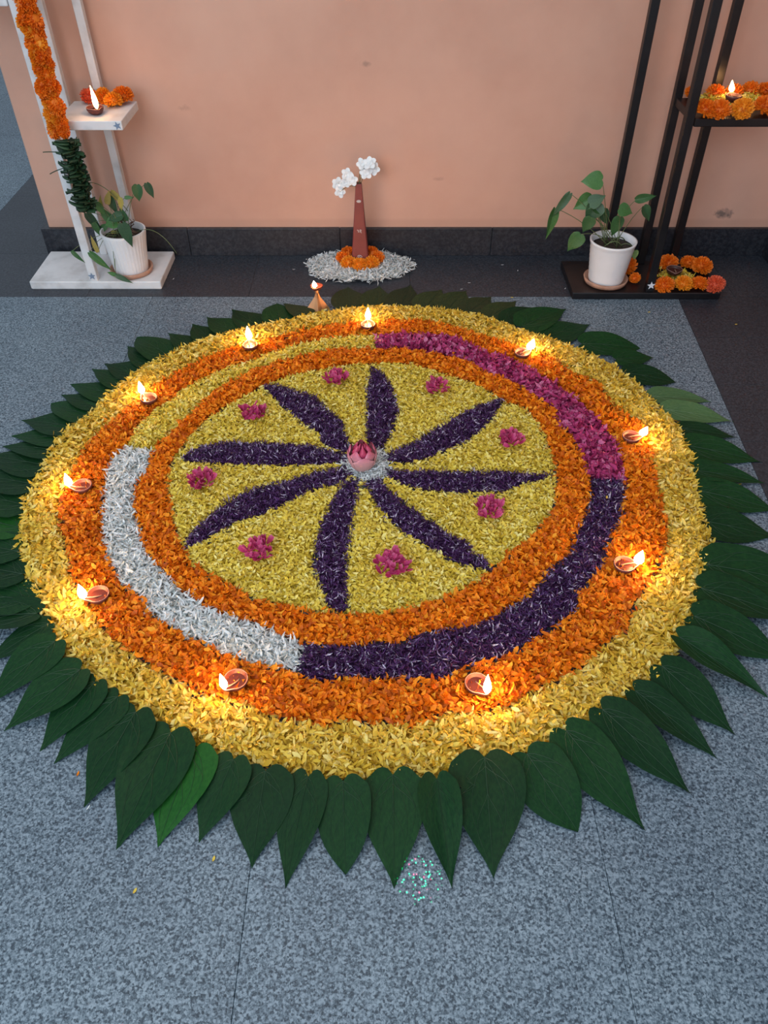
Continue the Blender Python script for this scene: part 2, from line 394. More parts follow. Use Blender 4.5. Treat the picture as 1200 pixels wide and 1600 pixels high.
def sd_and(*fs): return lambda p: np.minimum.reduce([f(p) for f in fs])
def sd_not(f): return lambda p: -f(p)

def pile_height(d, H, e0): return H*(e0 + (1-e0)*(1-np.exp(-np.maximum(d,0)/.016)))
def petal_cloud(xy, z, L, Wd, pitch, roll, curl, base=None):
    N = len(xy)
    L = L*(1+.22*rng.standard_normal(N)).clip(.55, 1.5); Wd = Wd*(1+.25*rng.standard_normal(N)).clip(.5, 1.6)
    tint = rng.random(N)
    cu = curl*rng.standard_normal(N)
    t = np.array([0,.38,.38,.8,.8,1.0]); s = np.array([0,-.5,.5,-.36,.36,0])
    k = np.array([.35,0,0,.05,.05,.3])
    X = L[:,None]*(t-.5); Y = Wd[:,None]*s
    Z = cu[:,None]*L[:,None]*(t-.5)**2 + np.abs(Wd[:,None])*.35*np.abs(s)*np.sign(cu)[:,None]
    v = np.stack([X,Y,Z], 2)
    ya = rng.random(N)*2*pi; pa = rng.standard_normal(N)*pitch; ra = rng.standard_normal(N)*roll
    c, s_ = np.cos(ra)[:,None], np.sin(ra)[:,None]; y = v[:,:,1]*c - v[:,:,2]*s_; zz = v[:,:,1]*s_ + v[:,:,2]*c; v[:,:,1], v[:,:,2] = y, zz
    c, s_ = np.cos(pa)[:,None], np.sin(pa)[:,None]; x = v[:,:,0]*c - v[:,:,2]*s_; zz = v[:,:,0]*s_ + v[:,:,2]*c; v[:,:,0], v[:,:,2] = x, zz
    c, s_ = np.cos(ya)[:,None], np.sin(ya)[:,None]; x = v[:,:,0]*c - v[:,:,1]*s_; y = v[:,:,0]*s_ + v[:,:,1]*c; v[:,:,0], v[:,:,1] = x, y
    v[:,:,0] += xy[:,0:1]; v[:,:,1] += xy[:,1:2]; v[:,:,2] += z[:,None]
    lo = v[:,:,2].min(1); v[:,:,2] += np.maximum(.0006-lo, 0)[:,None]
    tri = np.array([0,1,2, 1,3,2, 2,3,4, 3,5,4])
    return v.reshape(-1,3), (np.arange(N)[:,None]*6 + tri).reshape(-1), np.repeat(tint, 6)
def fast_mesh(name, v, loops, tint, quads=None):
    nt_ = len(loops)//3; nq = 0 if quads is None else len(quads)
    m = bpy.data.meshes.new(name)
    m.vertices.add(len(v)); m.vertices.foreach_set('co', v.astype(np.float32).ravel())
    al = loops if nq == 0 else np.concatenate([loops, quads.ravel()])
    m.loops.add(len(al)); m.loops.foreach_set('vertex_index', al.astype(np.int32))
    m.polygons.add(nt_+nq)
    st = np.concatenate([np.arange(nt_)*3, nt_*3 + np.arange(nq)*4])
    m.polygons.foreach_set('loop_start', st.astype(np.int32))
    try: m.polygons.foreach_set('loop_total', np.concatenate([np.full(nt_,3), np.full(nq,4)]).astype(np.int32))
    except Exception: pass
    m.update(calc_edges=True); m.validate()
    a = m.attributes.new('tint', 'FLOAT', 'POINT'); a.data.foreach_set('value', tint.astype(np.float32))
    return m
def region(name, sd, bbox, mt, dens, L, Wd, H, label, cat='petals', e0=.45, group=None, pitch=.42, roll=.6, curl=.9, jit=.004, lift=.010, parent=None, cell=.008, z0=0.0):
    x0, x1, y0, y1 = bbox; N = int(dens*(x1-x0)*(y1-y0))
    p = np.stack([rng.uniform(x0,x1,N), rng.uniform(y0,y1,N)], 1)
    d = sd(p); k = d > 0; p, d = p[k], d[k]
    z = pile_height(d, H, e0)
    q = p + rng.standard_normal(p.shape)*jit
    lump = np.sin(q[:,0]*97+q[:,1]*31)*np.sin(q[:,1]*89-q[:,0]*43)*.0022
    z = z0 + z + lump + rng.random(len(p))*lift - .001
    v, lo, ti = petal_cloud(q, z, L, Wd, pitch, roll, curl)
    # low mound underneath, its darker petal tints standing in for shade in the gaps
    nx, ny = int((x1-x0)/cell)+1, int((y1-y0)/cell)+1
    gx_, gy_ = np.meshgrid(x0+np.arange(nx+1)*cell, y0+np.arange(ny+1)*cell, indexing='ij')
    gp = np.stack([gx_.ravel(), gy_.ravel()], 1); gd = sd(gp)
    gz = z0 + pile_height(gd-.004, H, e0*.6)*.8 + rng.standard_normal(len(gd))*.0012
    gz = np.maximum(gz, z0+.0005)
    ins = (gd > .005).reshape(nx+1, ny+1)
    cellin = ins[:-1,:-1] & ins[1:,:-1] & ins[1:,1:] & ins[:-1,1:]
    ii, jj = np.nonzero(cellin); idx = lambda a, b: a*(ny+1)+b
    qd = np.stack([idx(ii,jj), idx(ii+1,jj), idx(ii+1,jj+1), idx(ii,jj+1)], 1)
    used, inv = np.unique(qd, return_inverse=True)
    base = len(v); gv = np.column_stack([gp[used], gz[used]])
    V = np.concatenate([v, gv]); TI = np.concatenate([ti, rng.random(len(gv))*.35])
    m = fast_mesh(name, V, lo, TI, inv.reshape(qd.shape)+base)
    o = link(name, m, mt, parent)
    if parent is None: tag(o, label, cat, group, 'stuff')
    else: tag(o, kind='stuff')
    return o
def bb(poly, m=.01): return (poly[:,0].min()-m, poly[:,0].max()+m, poly[:,1].min()-m, poly[:,1].max()+m)
FULL = (CX-1.0, CX+1.0, CY-1.0, CY+1.0)
def ang(px, py): p = P(px, py, .016); return atan2(p.y-CY, p.x-CX)
aW, aK, aU, aV = ang(214,702), ang(587,536), ang(950,750), ang(470,1030)

region('yellow_petal_ring', sd_ring(B0, B1), FULL, PM['yellow_out'], 33000, .022, .0072, .020,
       'wide outermost ring of loose yellow petals with the green leaves around it', e0=.25, pitch=.45)
region('orange_petal_ring', sd_ring(B1, B2), FULL, PM['orange'], 33000, .019, .0082, .021,
       'outer orange petal ring that carries the ten clay lamps', e0=.6, pitch=.5, curl=1.4)
region('orange_petal_ring', sd_ring(B3, B4), FULL, PM['orange'], 34000, .018, .0078, .020,
       'inner orange petal ring right around the yellow disc', e0=.6, pitch=.5, curl=1.4)
region('yellow_petal_arc', sd_and(sd_ring(B2, B3), sd_sector(aK, aW)), FULL, PM['yellow_in'], 42000, .017, .0060, .019,
       'narrow yellow petal arc between the two orange rings at the rear left', e0=.6)
region('pink_petal_arc', sd_and(sd_ring(B2, B3), sd_sector(aU, aK)), FULL, PM['pink'], 24000, .022, .0115, .021,
       'magenta pink petal arc between the orange rings at the rear right', e0=.6, pitch=.55, curl=1.5)
region('purple_petal_arc', sd_and(sd_ring(B2, B3), sd_sector(aV, aU)), FULL, PM['purple'], 70000, .016, .0030, .019,
       'long dark purple petal arc between the orange rings at the front right', e0=.6, pitch=.5, curl=1.8)
region('white_petal_arc', sd_and(sd_ring(B2, B3), sd_sector(aW, aV)), FULL, PM['white'], 42000, .024, .0050, .020,
       'white petal arc between the two orange rings at the front left', e0=.6, pitch=.45)
def inner(p):
    th, r = polar(p); d = B4(th)-r
    for b in BLW: d = np.minimum(d, -np.where(pip(p, b), 1, -1)*pdist(p, b))
    return np.minimum(d, -np.where(pip(p, WC), 1, -1)*pdist(p, WC))
region('yellow_petal_disc', inner, (CX-.62, CX+.62, CY-.62, CY+.66), PM['yellow_in'], 52000, .0145, .0058, .016,
       'central disc of small yellow petals between the eight purple blades', e0=.6, lift=.008, pitch=.32)
blade_names = ['rearmost purple petal blade, pointing back at the tall red vase', 'purple petal blade pointing to the rear right from the lotus bud',
  'purple petal blade pointing straight right from the lotus bud', 'purple petal blade pointing to the front right, with a jagged side',
  'purple petal blade pointing to the front, straight below the lotus bud', 'purple petal blade sweeping to the front left',
  'purple petal blade pointing straight left from the lotus bud', 'purple petal blade pointing to the rear left']
for b, nm in zip(BLW, blade_names):
    region('purple_petal_blade', sd_poly(b), bb(b), PM['purple'], 85000, .015, .0028, .018, nm,
           group='purple blades of the central star', e0=.6, pitch=.5, curl=1.8, cell=.006)
region('white_petal_patch', sd_poly(WC), bb(WC), PM['white'], 60000, .019, .0036, .017,
       'small round patch of white petals under the pink lotus bud', e0=.6, jit=.006)
SURF = .022     # height of the carpet's surface

# white petals round the vase
vc = (-.098, 2.885)
def sd_disc(cx, cy, rx, ry, wob=.02):
    def f(p):
        a = np.arctan2(p[:,1]-cy, p[:,0]-cx); k = 1+wob*np.sin(5*a+1)+wob*np.sin(9*a)
        return (1 - np.hypot((p[:,0]-cx)/rx, (p[:,1]-cy)/ry)/k)*min(rx, ry)
    return f
region('white_petal_mat', sd_disc(*vc, .205, .125, .03), (vc[0]-.26, vc[0]+.26, vc[1]-.18, vc[1]+.17), PM['white'], 36000, .026, .0050, .022,
       'oval mat of white petals on the dark floor under the red vase', e0=.25, jit=.010, pitch=.4, roll=.5)

# ------------------------------------------------------------------ marigolds
def marigold_mesh(name, seed, n=150, flat=.82):
    r_ = random.Random(seed); mb = MB()
    prof = [(0.0,-.60*flat),(.42,-.5*flat),(.66,-.15*flat),(.66,.2*flat),(.45,.52*flat),(0.02,.66*flat)]
    mb.lathe(prof, 10)
    for i in range(n):
        zz = 1 - 1.75*(i+.5)/n; rr = math.sqrt(max(0, 1-zz*zz)); a = i*2.39996 + r_.uniform(-.2,.2)
        nrm = Vector((rr*cos(a), rr*sin(a), zz))
        base = Vector((nrm.x*.55, nrm.y*.55, nrm.z*.5*flat))
        side = nrm.cross(Vector((0,0,1)));
        if side.length < .05: side = Vector((1,0,0))
        side.normalize(); up = side.cross(nrm).normalized()
        side = (side + up*r_.uniform(-.5,.5)).normalized()
        out = (nrm + side*r_.uniform(-.25,.25) + up*r_.uniform(-.25,.25)); l = r_.uniform(.38,.52)
        tip = base + Vector((out.x, out.y, out.z*flat))*l
        mid = base + (tip-base)*.62; w_ = r_.uniform(.11,.16)
        cup = nrm.cross(side)*.06
        v = [base - side*.03, mid - side*w_ + cup, tip - side*w_*.8 + cup*.4, tip + out*.04 - cup, tip + side*w_*.8 + cup*.4, mid + side*w_ + cup, base + side*.03, mid-cup]
        mb.add(v, [(0,1,7),(1,2,3,7),(7,3,4,5),(7,5,6),(0,7,6)])
    return mb.mesh(name)
MG = [marigold_mesh('marigold', s) for s in (1,2,3)]
MGM = []
for k, mt in enumerate(('marigold','marigold_yellow','marigold_red')):
    row = []
    for m in MG:
        c = m.copy(); c.materials.append(M[mt]); row.append(c)
    MGM.append(row)
def marigold(loc, r, label=None, group=None, col=0, rot=None, parent=None):
    e = rot or (random.uniform(-.35,.35), random.uniform(-.35,.35), random.uniform(0,6.28))
    o = link('marigold', random.choice(MGM[col]), None, parent, loc, e, r)
    if parent is None: tag(o, label, 'flower', group)
    return o

# ------------------------------------------------------------------ oil lamps
def diya_meshes(bR=.0255, H=.019):
    n = 32
    def sp(a, j): return 1 + .38*math.exp(-(min(a, 2*pi-a)/.34)**2)*(.25 + .75*min(1, j/4))
    prof = [(.5*bR,0),(.62*bR,.002),(.86*bR,.007),(1.0*bR,.014),(1.02*bR,H),(.95*bR,H+.0012),(.88*bR,H-.001),(.74*bR,.011),(.45*bR,.0065),(.001,.006)]
    bowl = MB().lathe(prof, n, fn=lambda a, j: sp(a, j if j < 6 else 6)).mesh('bowl', True)
    oil = MB().lathe([(.001,.0125),(.80*bR,.0125)], n, fn=lambda a, j: sp(a, 4)*.97).mesh('oil')
    pts = []
    for i in range(41):
        a = 2*pi*i/40; pts.append((bR*.97*sp(a,6)*cos(a), bR*.97*sp(a,6)*sin(a), H+.0009))
    line = MB().tube(pts, .0009, 5).mesh('painted_line', True)
    wick = MB().tube(bez((-.3*bR,.1*bR,.013),(.5*bR,.2*bR,.016),(1.2*bR,0,H+.004)), .0014, 6).mesh('wick', True)
    return bowl, oil, line, wick
DM = diya_meshes()
for m, mt in zip(DM, ('clay','oil','chalk','wick')): m.materials.append(M[mt])
bowl_dark = DM[0].copy(); bowl_dark.materials.clear(); bowl_dark.materials.append(M['dark_clay'])
def flame_mesh(h, r, lean=(0,0)):
    prof = [(0.001,0),(.55,.06),(.85,.16),(1,.28),(.92,.42),(.70,.58),(.44,.74),(.20,.89),(0.001,1.0)]
    mb = MB().lathe([(a*r, b*h) for a, b in prof], 12)
    mb.v = [(x + lean[0]*(z/h)**1.5*h, y + lean[1]*(z/h)**1.5*h, z) for x, y, z in mb.v]
    return mb.mesh('flame', True)
def diya(px, py, z, azim, label, group, fh=.05, fr=.0085, lean=(0,0), dark=False, lit=True, sc=1.0, fm='flame', xyz=None, tilt=0):
    c = xyz or P(px, py, z+.012); 
    t = thing('oil_lamp', (c[0], c[1], z), label, 'lamp', group)
    t.rotation_euler = (0, tilt, azim); t.scale = (sc,)*3
    link('bowl', bowl_dark if dark else DM[0], None, t)
    link('oil', DM[1], None, t); link('painted_line', DM[2], None, t); link('wick', DM[3], None, t)
    if lit:
        wl = Matrix.Rotation(-azim, 2) @ Vector(lean)
        link('flame', flame_mesh(fh/sc, fr/sc, wl), M[fm], t, (.0255*1.2, 0, .0215), (0, -tilt, 0))
    return t
dl = [
 (391,541, 100, .048,.011,(-.06,.05), 'lit clay lamp at the rear left of the outer orange ring'),
 (575,509, 90, .042,.0105,(0,.1), 'rearmost lit clay lamp on the outer orange ring, in front of the red vase'),
 (816,553, 30, .036,.0135,(.25,.1), 'lit clay lamp at the rear right, where pink petals pass beside it'),
 (986,684, 2, .030,.0115,(.3,.0), 'small lit clay lamp on the right of the orange ring, beside the pink arc'),
 (975,884, 0, .044,.012,(.05,.0), 'bright lit clay lamp at the lower right, beside the purple arc'),
 (745,1070, -55, .060,.0085,(-.05,.05), 'lit clay lamp at the front right of the orange ring'),
 (369,1064, 232, .052,.0080,(-.05,.0), 'lit clay lamp at the front left, nearest the end of the white arc'),
 (154,931, 205, .044,.010,(-.05,.05), 'lit clay lamp at the lower left, beside the bend of the white arc'),
 (129,761, 190, .042,.010,(-.05,.05), 'lit clay lamp at the far left of the orange ring'),
 (233,624, 140, .042,.010,(-.05,.05), 'lit clay lamp at the upper left, beside the narrow yellow arc'),
]
for px, py, az, fh, fr, ln, lb in dl:
    diya(px, py, SURF-.001, R(az), lb, 'clay lamps on the outer orange ring', fh, fr, ln)

# ------------------------------------------------------------------ pink rose petal tufts
def cup_petal(name, L, Wd, cup, curl, mt):
    v = []; f = []; nu, nv = 6, 5
    prof = [.28,.62,.88,1.0,.94,.66]
    for i in range(nu):
        t = i/(nu-1)
        for j in range(nv):
            s = j/(nv-1)*2-1
            v.append((L*t, Wd*.5*prof[i]*s, cup*Wd*(s*s)*prof[i] + curl*L*t*t + .03*Wd*sin(7*s+3*t)))
    for i in range(nu-1):
        for j in range(nv-1): f.append((i*nv+j, (i+1)*nv+j, (i+1)*nv+j+1, i*nv+j+1))
    m = mesh(name, v, f, True); m.materials.append(mt)
    at = m.attributes.new('tint','FLOAT','POINT')
    at.data.foreach_set('value', [.15+.8*(x[0]/L)*(.5+.5*abs(x[1])/(Wd*.5)) for x in v]); return m
rose_mats = [petal_mat('rose_petal', [(0,(.34,.02,.10)),(.5,(.55,.055,.19)),(1,(.70,.22,.36))]),
             petal_mat('deep_rose_petal', [(0,(.26,.012,.075)),(.5,(.42,.03,.13)),(1,(.58,.13,.26))])]
RP = [cup_petal('petal', .027, .020, .35, .5, rose_mats[0]), cup_petal('petal', .024, .017, .5, .8, rose_mats[1]), cup_petal('petal', .029, .018, .2, .3, rose_mats[0])]
tufts = [(526,596,'rearmost left pink rose petal tuft on the yellow disc'),(681,610,'pink rose petal tuft right of the rearmost purple blade'),
 (795,692,'pink rose petal tuft above the right-pointing purple blade'),(765,802,'pink rose petal tuft below the right-pointing purple blade'),
 (613,888,'frontmost pink rose petal tuft on the yellow disc'),(406,866,'pink rose petal tuft at the front left of the yellow disc'),
 (314,757,'leftmost pink rose petal tuft on the yellow disc'),(396,650,'pink rose petal tuft at the rear left, above the left-pointing blade')]
for px, py, lb in tufts:
    c = P(px, py, .024); t = thing('rose_petal_tuft', (c.x, c.y, .020), lb, 'petals', 'pink rose petal tufts on the yellow disc')
    sx = 1.15 if (px, py) in ((396,650),(613,888)) else 1.0
    for k in range(44):
        a = k*2.4 + random.uniform(-.3,.3); rr = .034*math.sqrt((k+.5)/44)*sx
        el = random.uniform(-.55, .10)
        link('petal', random.choice(RP), None, t, (rr*cos(a)*.9, rr*sin(a), .009+.014*(1-rr/.04)+random.uniform(0,.004)), (random.uniform(-.7,.7), el, random.uniform(0,6.28)), random.uniform(.6,.88))

# ------------------------------------------------------------------ lotus bud
m_lo, nt_, b_ = mat('lotus_petal_outer', (.5,.2,.25), .45)
tc = nt_.nodes.new('ShaderNodeTexCoord'); sp_ = nt_.nodes.new('ShaderNodeSeparateXYZ'); nt_.links.new(tc.outputs['Object'], sp_.inputs[0])
mr = nt_.nodes.new('ShaderNodeMapRange'); mr.inputs['From Min'].default_value = .0; mr.inputs['From Max'].default_value = .085
nt_.links.new(sp_.outputs[2], mr.inputs['Value'])
rr_ = ramp(nt_, [(0,(.60,.38,.36)),(.5,(.60,.29,.32)),(.75,(.55,.14,.22)),(1,(.50,.035,.10))]); nt_.links.new(mr.outputs[0], rr_.inputs[0])
nt_.links.new(rr_.outputs[0], b_.inputs['Base Color'])
M['lotus_outer'] = m_lo; M['lotus_inner'] = noisy('lotus_petal_inner', [(.3,(.42,.03,.09)),(.7,(.56,.07,.15))], 40, .5)
c = P(566,728,.022); lt = thing('lotus_bud', (c.x, c.y, .019), 'pink lotus bud with folded petals standing on white petals at the centre', 'flower')
def lotus_petal(a, hw, H, rs, fold, mt, z0=0):
    v = []; f = []; nu, nv = 10, 7
    for i in range(nu):
        t = i/(nu-1); r = rs*(.50 + .62*sin(pi*min(t*.62+.06,1)))
        ww = hw*(sin(pi*(.20+.66*t))**.45 if t < .99 else .50)
        if t > .8: r -= rs*fold*(t-.8)*3
        for j in range(nv):
            s = j/(nv-1)*2-1; aa = a + s*ww
            tipz = -(abs(s)**2)*.013*t*t
            v.append((r*cos(aa)*(1+.04*s*s), r*sin(aa)*(1+.04*s*s), z0 + H*t + tipz))
    for i in range(nu-1):
        for j in range(nv-1): f.append((i*nv+j, i*nv+j+1, (i+1)*nv+j+1, (i+1)*nv+j))
    return link('petal', mesh('petal', v, f, True), mt, lt)
for k in range(4): lotus_petal(-pi/2+.15 + k*2*pi/4, .92, .060+.004*(k%2), .037, .0, M['lotus_outer'])
for k in range(5): lotus_petal(-pi/2+.75 + k*2*pi/5, .66, .074+.004*(k%2), .0335, .25, M['lotus_outer'])
for k in range(5): lotus_petal(-pi/2+.2 + k*2*pi/5, .6, .080, .024, .8, M['lotus_inner'])
for k in range(4): lotus_petal(.3 + k*2*pi/4, .7, .082, .015, 1.2, M['lotus_inner'])
MB().lathe([(.012,0),(.024,.004),(.026,.03),(.014,.055),(.001,.06)], 14).build('heart', M['lotus_inner'], lt, True)

# ------------------------------------------------------------------ leaves round the rim
T_ = [0,.03,.1,.2,.32,.45,.6,.72,.82,.9,.96,1.0]
S_ = [.66,.82,.95,1.0,.99,.90,.70,.48,.28,.13,.05,.0]
SR = [.66,.82,.95,1.0,1.0,.96,.84,.68,.48,.28,.12,.0]
def leaf_mesh(seed, rounded=False, fold=.10, bend=.0, torn=False, wav=.02):
    r_ = random.Random(seed); nu, nv = 20, 9; v = []; f = []; ph = r_.uniform(0,6)
    def pt(t, s, dz=0):
        w_ = float(np.interp(t, T_, SR if rounded else S_))*.5
        x = t - .055*sin(pi*min(1, abs(s)))**.8*(1-t)**7 + .02*math.exp(-(s/.14)**2)*(1-t)**20 ; y = w_*s + bend*t*(1-t)*.6 + bend*.25*t*t
        if torn and s < -.55: 
            k = math.exp(-((t-.30)/.035)**2); y += k*w_*.35
        z = fold*abs(s)*w_ + .05*sin(pi*t)*(.6) - .03*t*t + wav*sin(9*t+ph+2*s)*abs(s)*.8 + .04*w_*sin(ph)*s
        return (x, y, z + dz)
    for i in range(nu):
        t = i/(nu-1); t = t**.9
        for j in range(nv): v.append(pt(t, j/(nv-1)*2-1))
    for i in range(nu-1):
        for j in range(nv-1): f.append((i*nv+j, (i+1)*nv+j, (i+1)*nv+j+1, i*nv+j+1))
    blade = mesh('betel_leaf', v, f, True)
    vn = MB(); h = .012
    vn.tube([pt(t, 0, h) for t in np.linspace(0,.97,12)], .0065, 4, .25)
    for sg in (-1,1):
        for (t0, t1, s1) in ((.01,.55,.72),(.02,.86,.55),(.10,.40,.80),(.34,.78,.62)):
            pts = []
            for q in np.linspace(0,1,9):
                t = t0+(t1-t0)*q; s = sg*s1*sin(pi*.5*min(1,q*1.35))*(1 if t0 < .05 else q**.5)
                pts.append(pt(t, s, h*.8))
            vn.tube(pts, .0032, 4, .3)
    return blade, vn.mesh('veins')
LV = [leaf_mesh(1), leaf_mesh(2, fold=.16, bend=.10), leaf_mesh(3, fold=.05, bend=-.10), leaf_mesh(4, True), leaf_mesh(5, fold=.30, wav=.03), leaf_mesh(6, torn=True, fold=.08)]
LVM = {}
def leafset(k, mt):
    key = (k, mt)
    if key not in LVM:
        b = LV[k][0].copy(); b.materials.append(M[mt]); v = LV[k][1].copy(); v.materials.append(M['vein_pale' if mt in ('leaf_pale',) else 'vein'])
        LVM[key] = (b, v)
    return LVM[key]
# base pixel, tip pixel, width/length, shape, look
leaves = [
 (78,972, -12,1030,.56,3,'leaf'),(88,1000,-20,1102,.62,0,'leaf'),(128,1045,6,1142,.60,1,'leaf'),(150,1062,62,1174,.60,0,'leaf'),
 (186,1086,86,1195,.56,2,'leaf'),(214,1110,132,1262,.60,0,'leaf'),(268,1140,178,1328,.58,1,'leaf'),(305,1166,249,1325,.62,2,'leaf_bright'),
 (366,1184,311,1318,.58,0,'leaf'),(415,1200,393,1357,.66,5,'leaf'),(482,1210,448,1389,.44,2,'leaf'),(536,1218,540,1368,.60,3,'leaf'),
 (614,1206,616,1390,.56,0,'leaf'),(682,1214,706,1388,.40,4,'leaf'),(757,1180,771,1373,.64,5,'leaf'),(822,1174,903,1300,.72,3,'leaf'),
 (882,1138,1010,1297,.50,2,'leaf'),(938,1106,1080,1243,.46,0,'leaf'),(990,1076,1120,1186,.42,1,'leaf'),(1032,1038,1150,1148,.52,2,'leaf'),
 (1058,994,1198,1090,.36,4,'leaf'),(1082,960,1235,1035,.50,0,'leaf'),(1092,918,1245,972,.50,1,'leaf'),(1100,882,1270,918,.52,3,'leaf'),
 (1095,812,1215,838,.58,2,'leaf'),(1090,766,1218,800,.50,0,'leaf'),(1078,735,1195,757,.40,1,'leaf'),(1066,694,1192,722,.46,0,'leaf'),
 (1060,668,1152,684,.38,2,'leaf'),(1036,640,1146,660,.42,0,'leaf_pale'),(1016,618,1112,628,.42,1,'leaf_pale'),(974,582,1056,598,.60,3,'leaf'),
 (962,562,1022,560,.66,0,'leaf'),(908,536,1002,544,.62,3,'leaf'),(848,528,922,506,.58,2,'leaf'),(815,512,886,484,.56,1,'leaf'),
 (790,502,838,479,.55,0,'leaf'),(764,496,806,470,.55,2,'leaf'),(730,490,768,464,.6,0,'leaf'),(696,486,730,454,.62,1,'leaf'),
 (662,484,690,452,.62,0,'leaf'),(624,482,640,446,.6,2,'leaf'),(586,482,592,446,.6,0,'leaf'),(548,486,545,448,.66,1,'leaf'),
 (482,494,442,476,.60,2,'leaf'),(438,506,432,474,.70,3,'leaf'),(408,514,362,484,.62,0,'leaf'),(372,524,324,496,.62,1,'leaf'),
 (334,534,300,506,.62,0,'leaf'),(310,546,262,522,.62,2,'leaf'),(268,560,214,528,.62,3,'leaf'),(252,572,198,541,.62,0,'leaf'),
 (226,590,164,568,.60,1,'leaf'),(206,604,144,578,.58,0,'leaf'),(182,618,108,601,.60,2,'leaf'),(162,634,96,618,.60,0,'leaf'),
 (142,652,80,632,.64,3,'leaf'),(124,668,34,655,.64,1,'leaf'),(104,684,18,682,.62,0,'leaf'),(90,704,4,700,.60,2,'leaf'),
 (78,728,-26,712,.62,0,'leaf'),(60,758,-40,742,.62,1,'leaf'),(46,792,-50,772,.62,0,'leaf'),(38,826,-60,806,.58,3,'leaf_bright'),
 (32,862,-75,848,.56,0,'leaf'),(38,898,-75,886,.56,2,'leaf'),(50,936,-70,930,.55,0,'leaf'),(60,958,-60,968,.52,1,'leaf'),
]
# names for the leaves: counted clockwise (seen from above) from the nearest clay lamp
lampn = ['rear left lamp','rearmost lamp','rear right lamp','small right lamp','lower right lamp','front right lamp','front left lamp','lower left lamp','far left lamp','upper left lamp']
lampa = [ang(d[0], d[1]) for d in dl]
ordn = ['first','second','third','fourth','fifth','sixth','seventh','eighth','ninth','tenth','eleventh','twelfth']
byl = {}
for i, L in enumerate(leaves):
    p = P(L[2], L[3]); b0 = P(L[0], L[1]); a = atan2((p.y+b0.y)/2-CY, (p.x+b0.x)/2-CX)
    k = min(range(10), key=lambda q: (lampa[q]-a) % (2*pi))
    byl.setdefault(k, []).append(((lampa[k]-a) % (2*pi), i))
leaf_label = {}
for k, lst in byl.items():
    for n_, (d_, i) in enumerate(sorted(lst)):
        L = leaves[i]
        look = {'leaf':'dark green','leaf_bright':'bright green','leaf_pale':'pale upturned green'}[L[6]]
        shp = {0:'pointed',1:'curved',2:'slender-tipped',3:'rounded',4:'folded narrow',5:'broad'}[L[5]]
        leaf_label[i] = f'{look} {shp} leaf at the outer rim, {ordn[n_]} clockwise from the {lampn[k]}'
leaf_label[14] = 'broad dark green leaf with a torn left edge at the front rim'
leaf_label[7] = 'brightest green leaf at the front left of the rim'
for i, (bx, by, tx, ty, ratio, shp, look) in enumerate(leaves):
    zb = float(np.interp(by, [800, 1000], [.009, .027])); b0 = P(bx, by, zb+.003); t0 = P(tx, ty, .001); d = t0 - b0; Ln = d.length; ratio *= 1.12 if 20 <= i <= 30 else 1.03; az = atan2(d.y, d.x)
    if by < 500: look = 'leaf_olive'
    bl, vn = leafset(shp, look)
    o = link('betel_leaf', bl, None, None, (b0.x, b0.y, zb + .002*(i % 3)), (R(5 if i % 2 else 3), math.asin((zb-.003)/Ln), az), (Ln, Ln*ratio, Ln*.55))
    tag(o, leaf_label[i], 'leaf', 'betel leaves around the rim')
    link('veins', vn, None, o)

# ------------------------------------------------------------------ star sticker
def star(loc, r, mt, parent, normal_y=True, rot=0):
    v = []
    for th_ in (0, .0008):
        for i in range(10):
            a = pi/2 + i*pi/5 + rot; q = r if i % 2 == 0 else r*.42
            v.append((q*cos(a), -th_, q*sin(a)))
    f = [tuple(range(10,20))[::-1], tuple(range(10))] + [(i,(i+1)%10,10+(i+1)%10,10+i) for i in range(10)]
    return link('star_sticker', mesh('star_sticker', v, f), mt, parent, loc)

# ------------------------------------------------------------------ white stand (left)
YF = 2.714
st = thing('plant_stand', (-1.1, 2.84, 0), 'white painted wooden stand with a marigold garland at the left', 'stand')
def sb(o, x0,x1,y0,y1,z0,z1, name, mt, b=.002):
    return MB().box(x0-o.location.x, x1-o.location.x, y0-o.location.y, y1-o.location.y, z0, z1, b).build(name, mt, o)
sb(st, -1.346,-.848, 2.714,2.975, .0,.031, 'base_board', M['white_paint'], .003)
def post(o, x0, x1, y0, y1, z0, z1, mt, lean=0.0):
    m = MB().box(x0-o.location.x, x1-o.location.x, y0-o.location.y, y1-o.location.y, z0, z1, .0018)
    m.v = [(x + lean*z, y, z) for x, y, z in m.v]
    return m.build('post', mt, o)
post(st, -1.117,-1.086, 2.720,2.748, .031,1.30, M['white_paint'], -.010)
post(st, -1.138,-1.110, 2.947,2.975, .031,1.30, M['white_paint'])
post(st, -1.003,-.975, 2.947,2.975, .031,1.30, M['white_paint'], -.012)
sb(st, -1.086,-.866, 2.722,2.945, .566,.594, 'shelf', M['white_paint'])
sb(st, -1.36,-1.130, 2.722,2.945, .915,.943, 'shelf', M['white_paint'])
star((-1.104-st.location.x, 2.7195-st.location.y, .050), .015, M['sticker_blue'], st)
star((-.882-st.location.x, 2.7215-st.location.y, .580), .014, M['sticker_blue'], st, rot=.3)
star((-1.104-st.location.x, 2.7195-st.location.y, .602), .014, M['sticker_blue'], st, rot=.2)

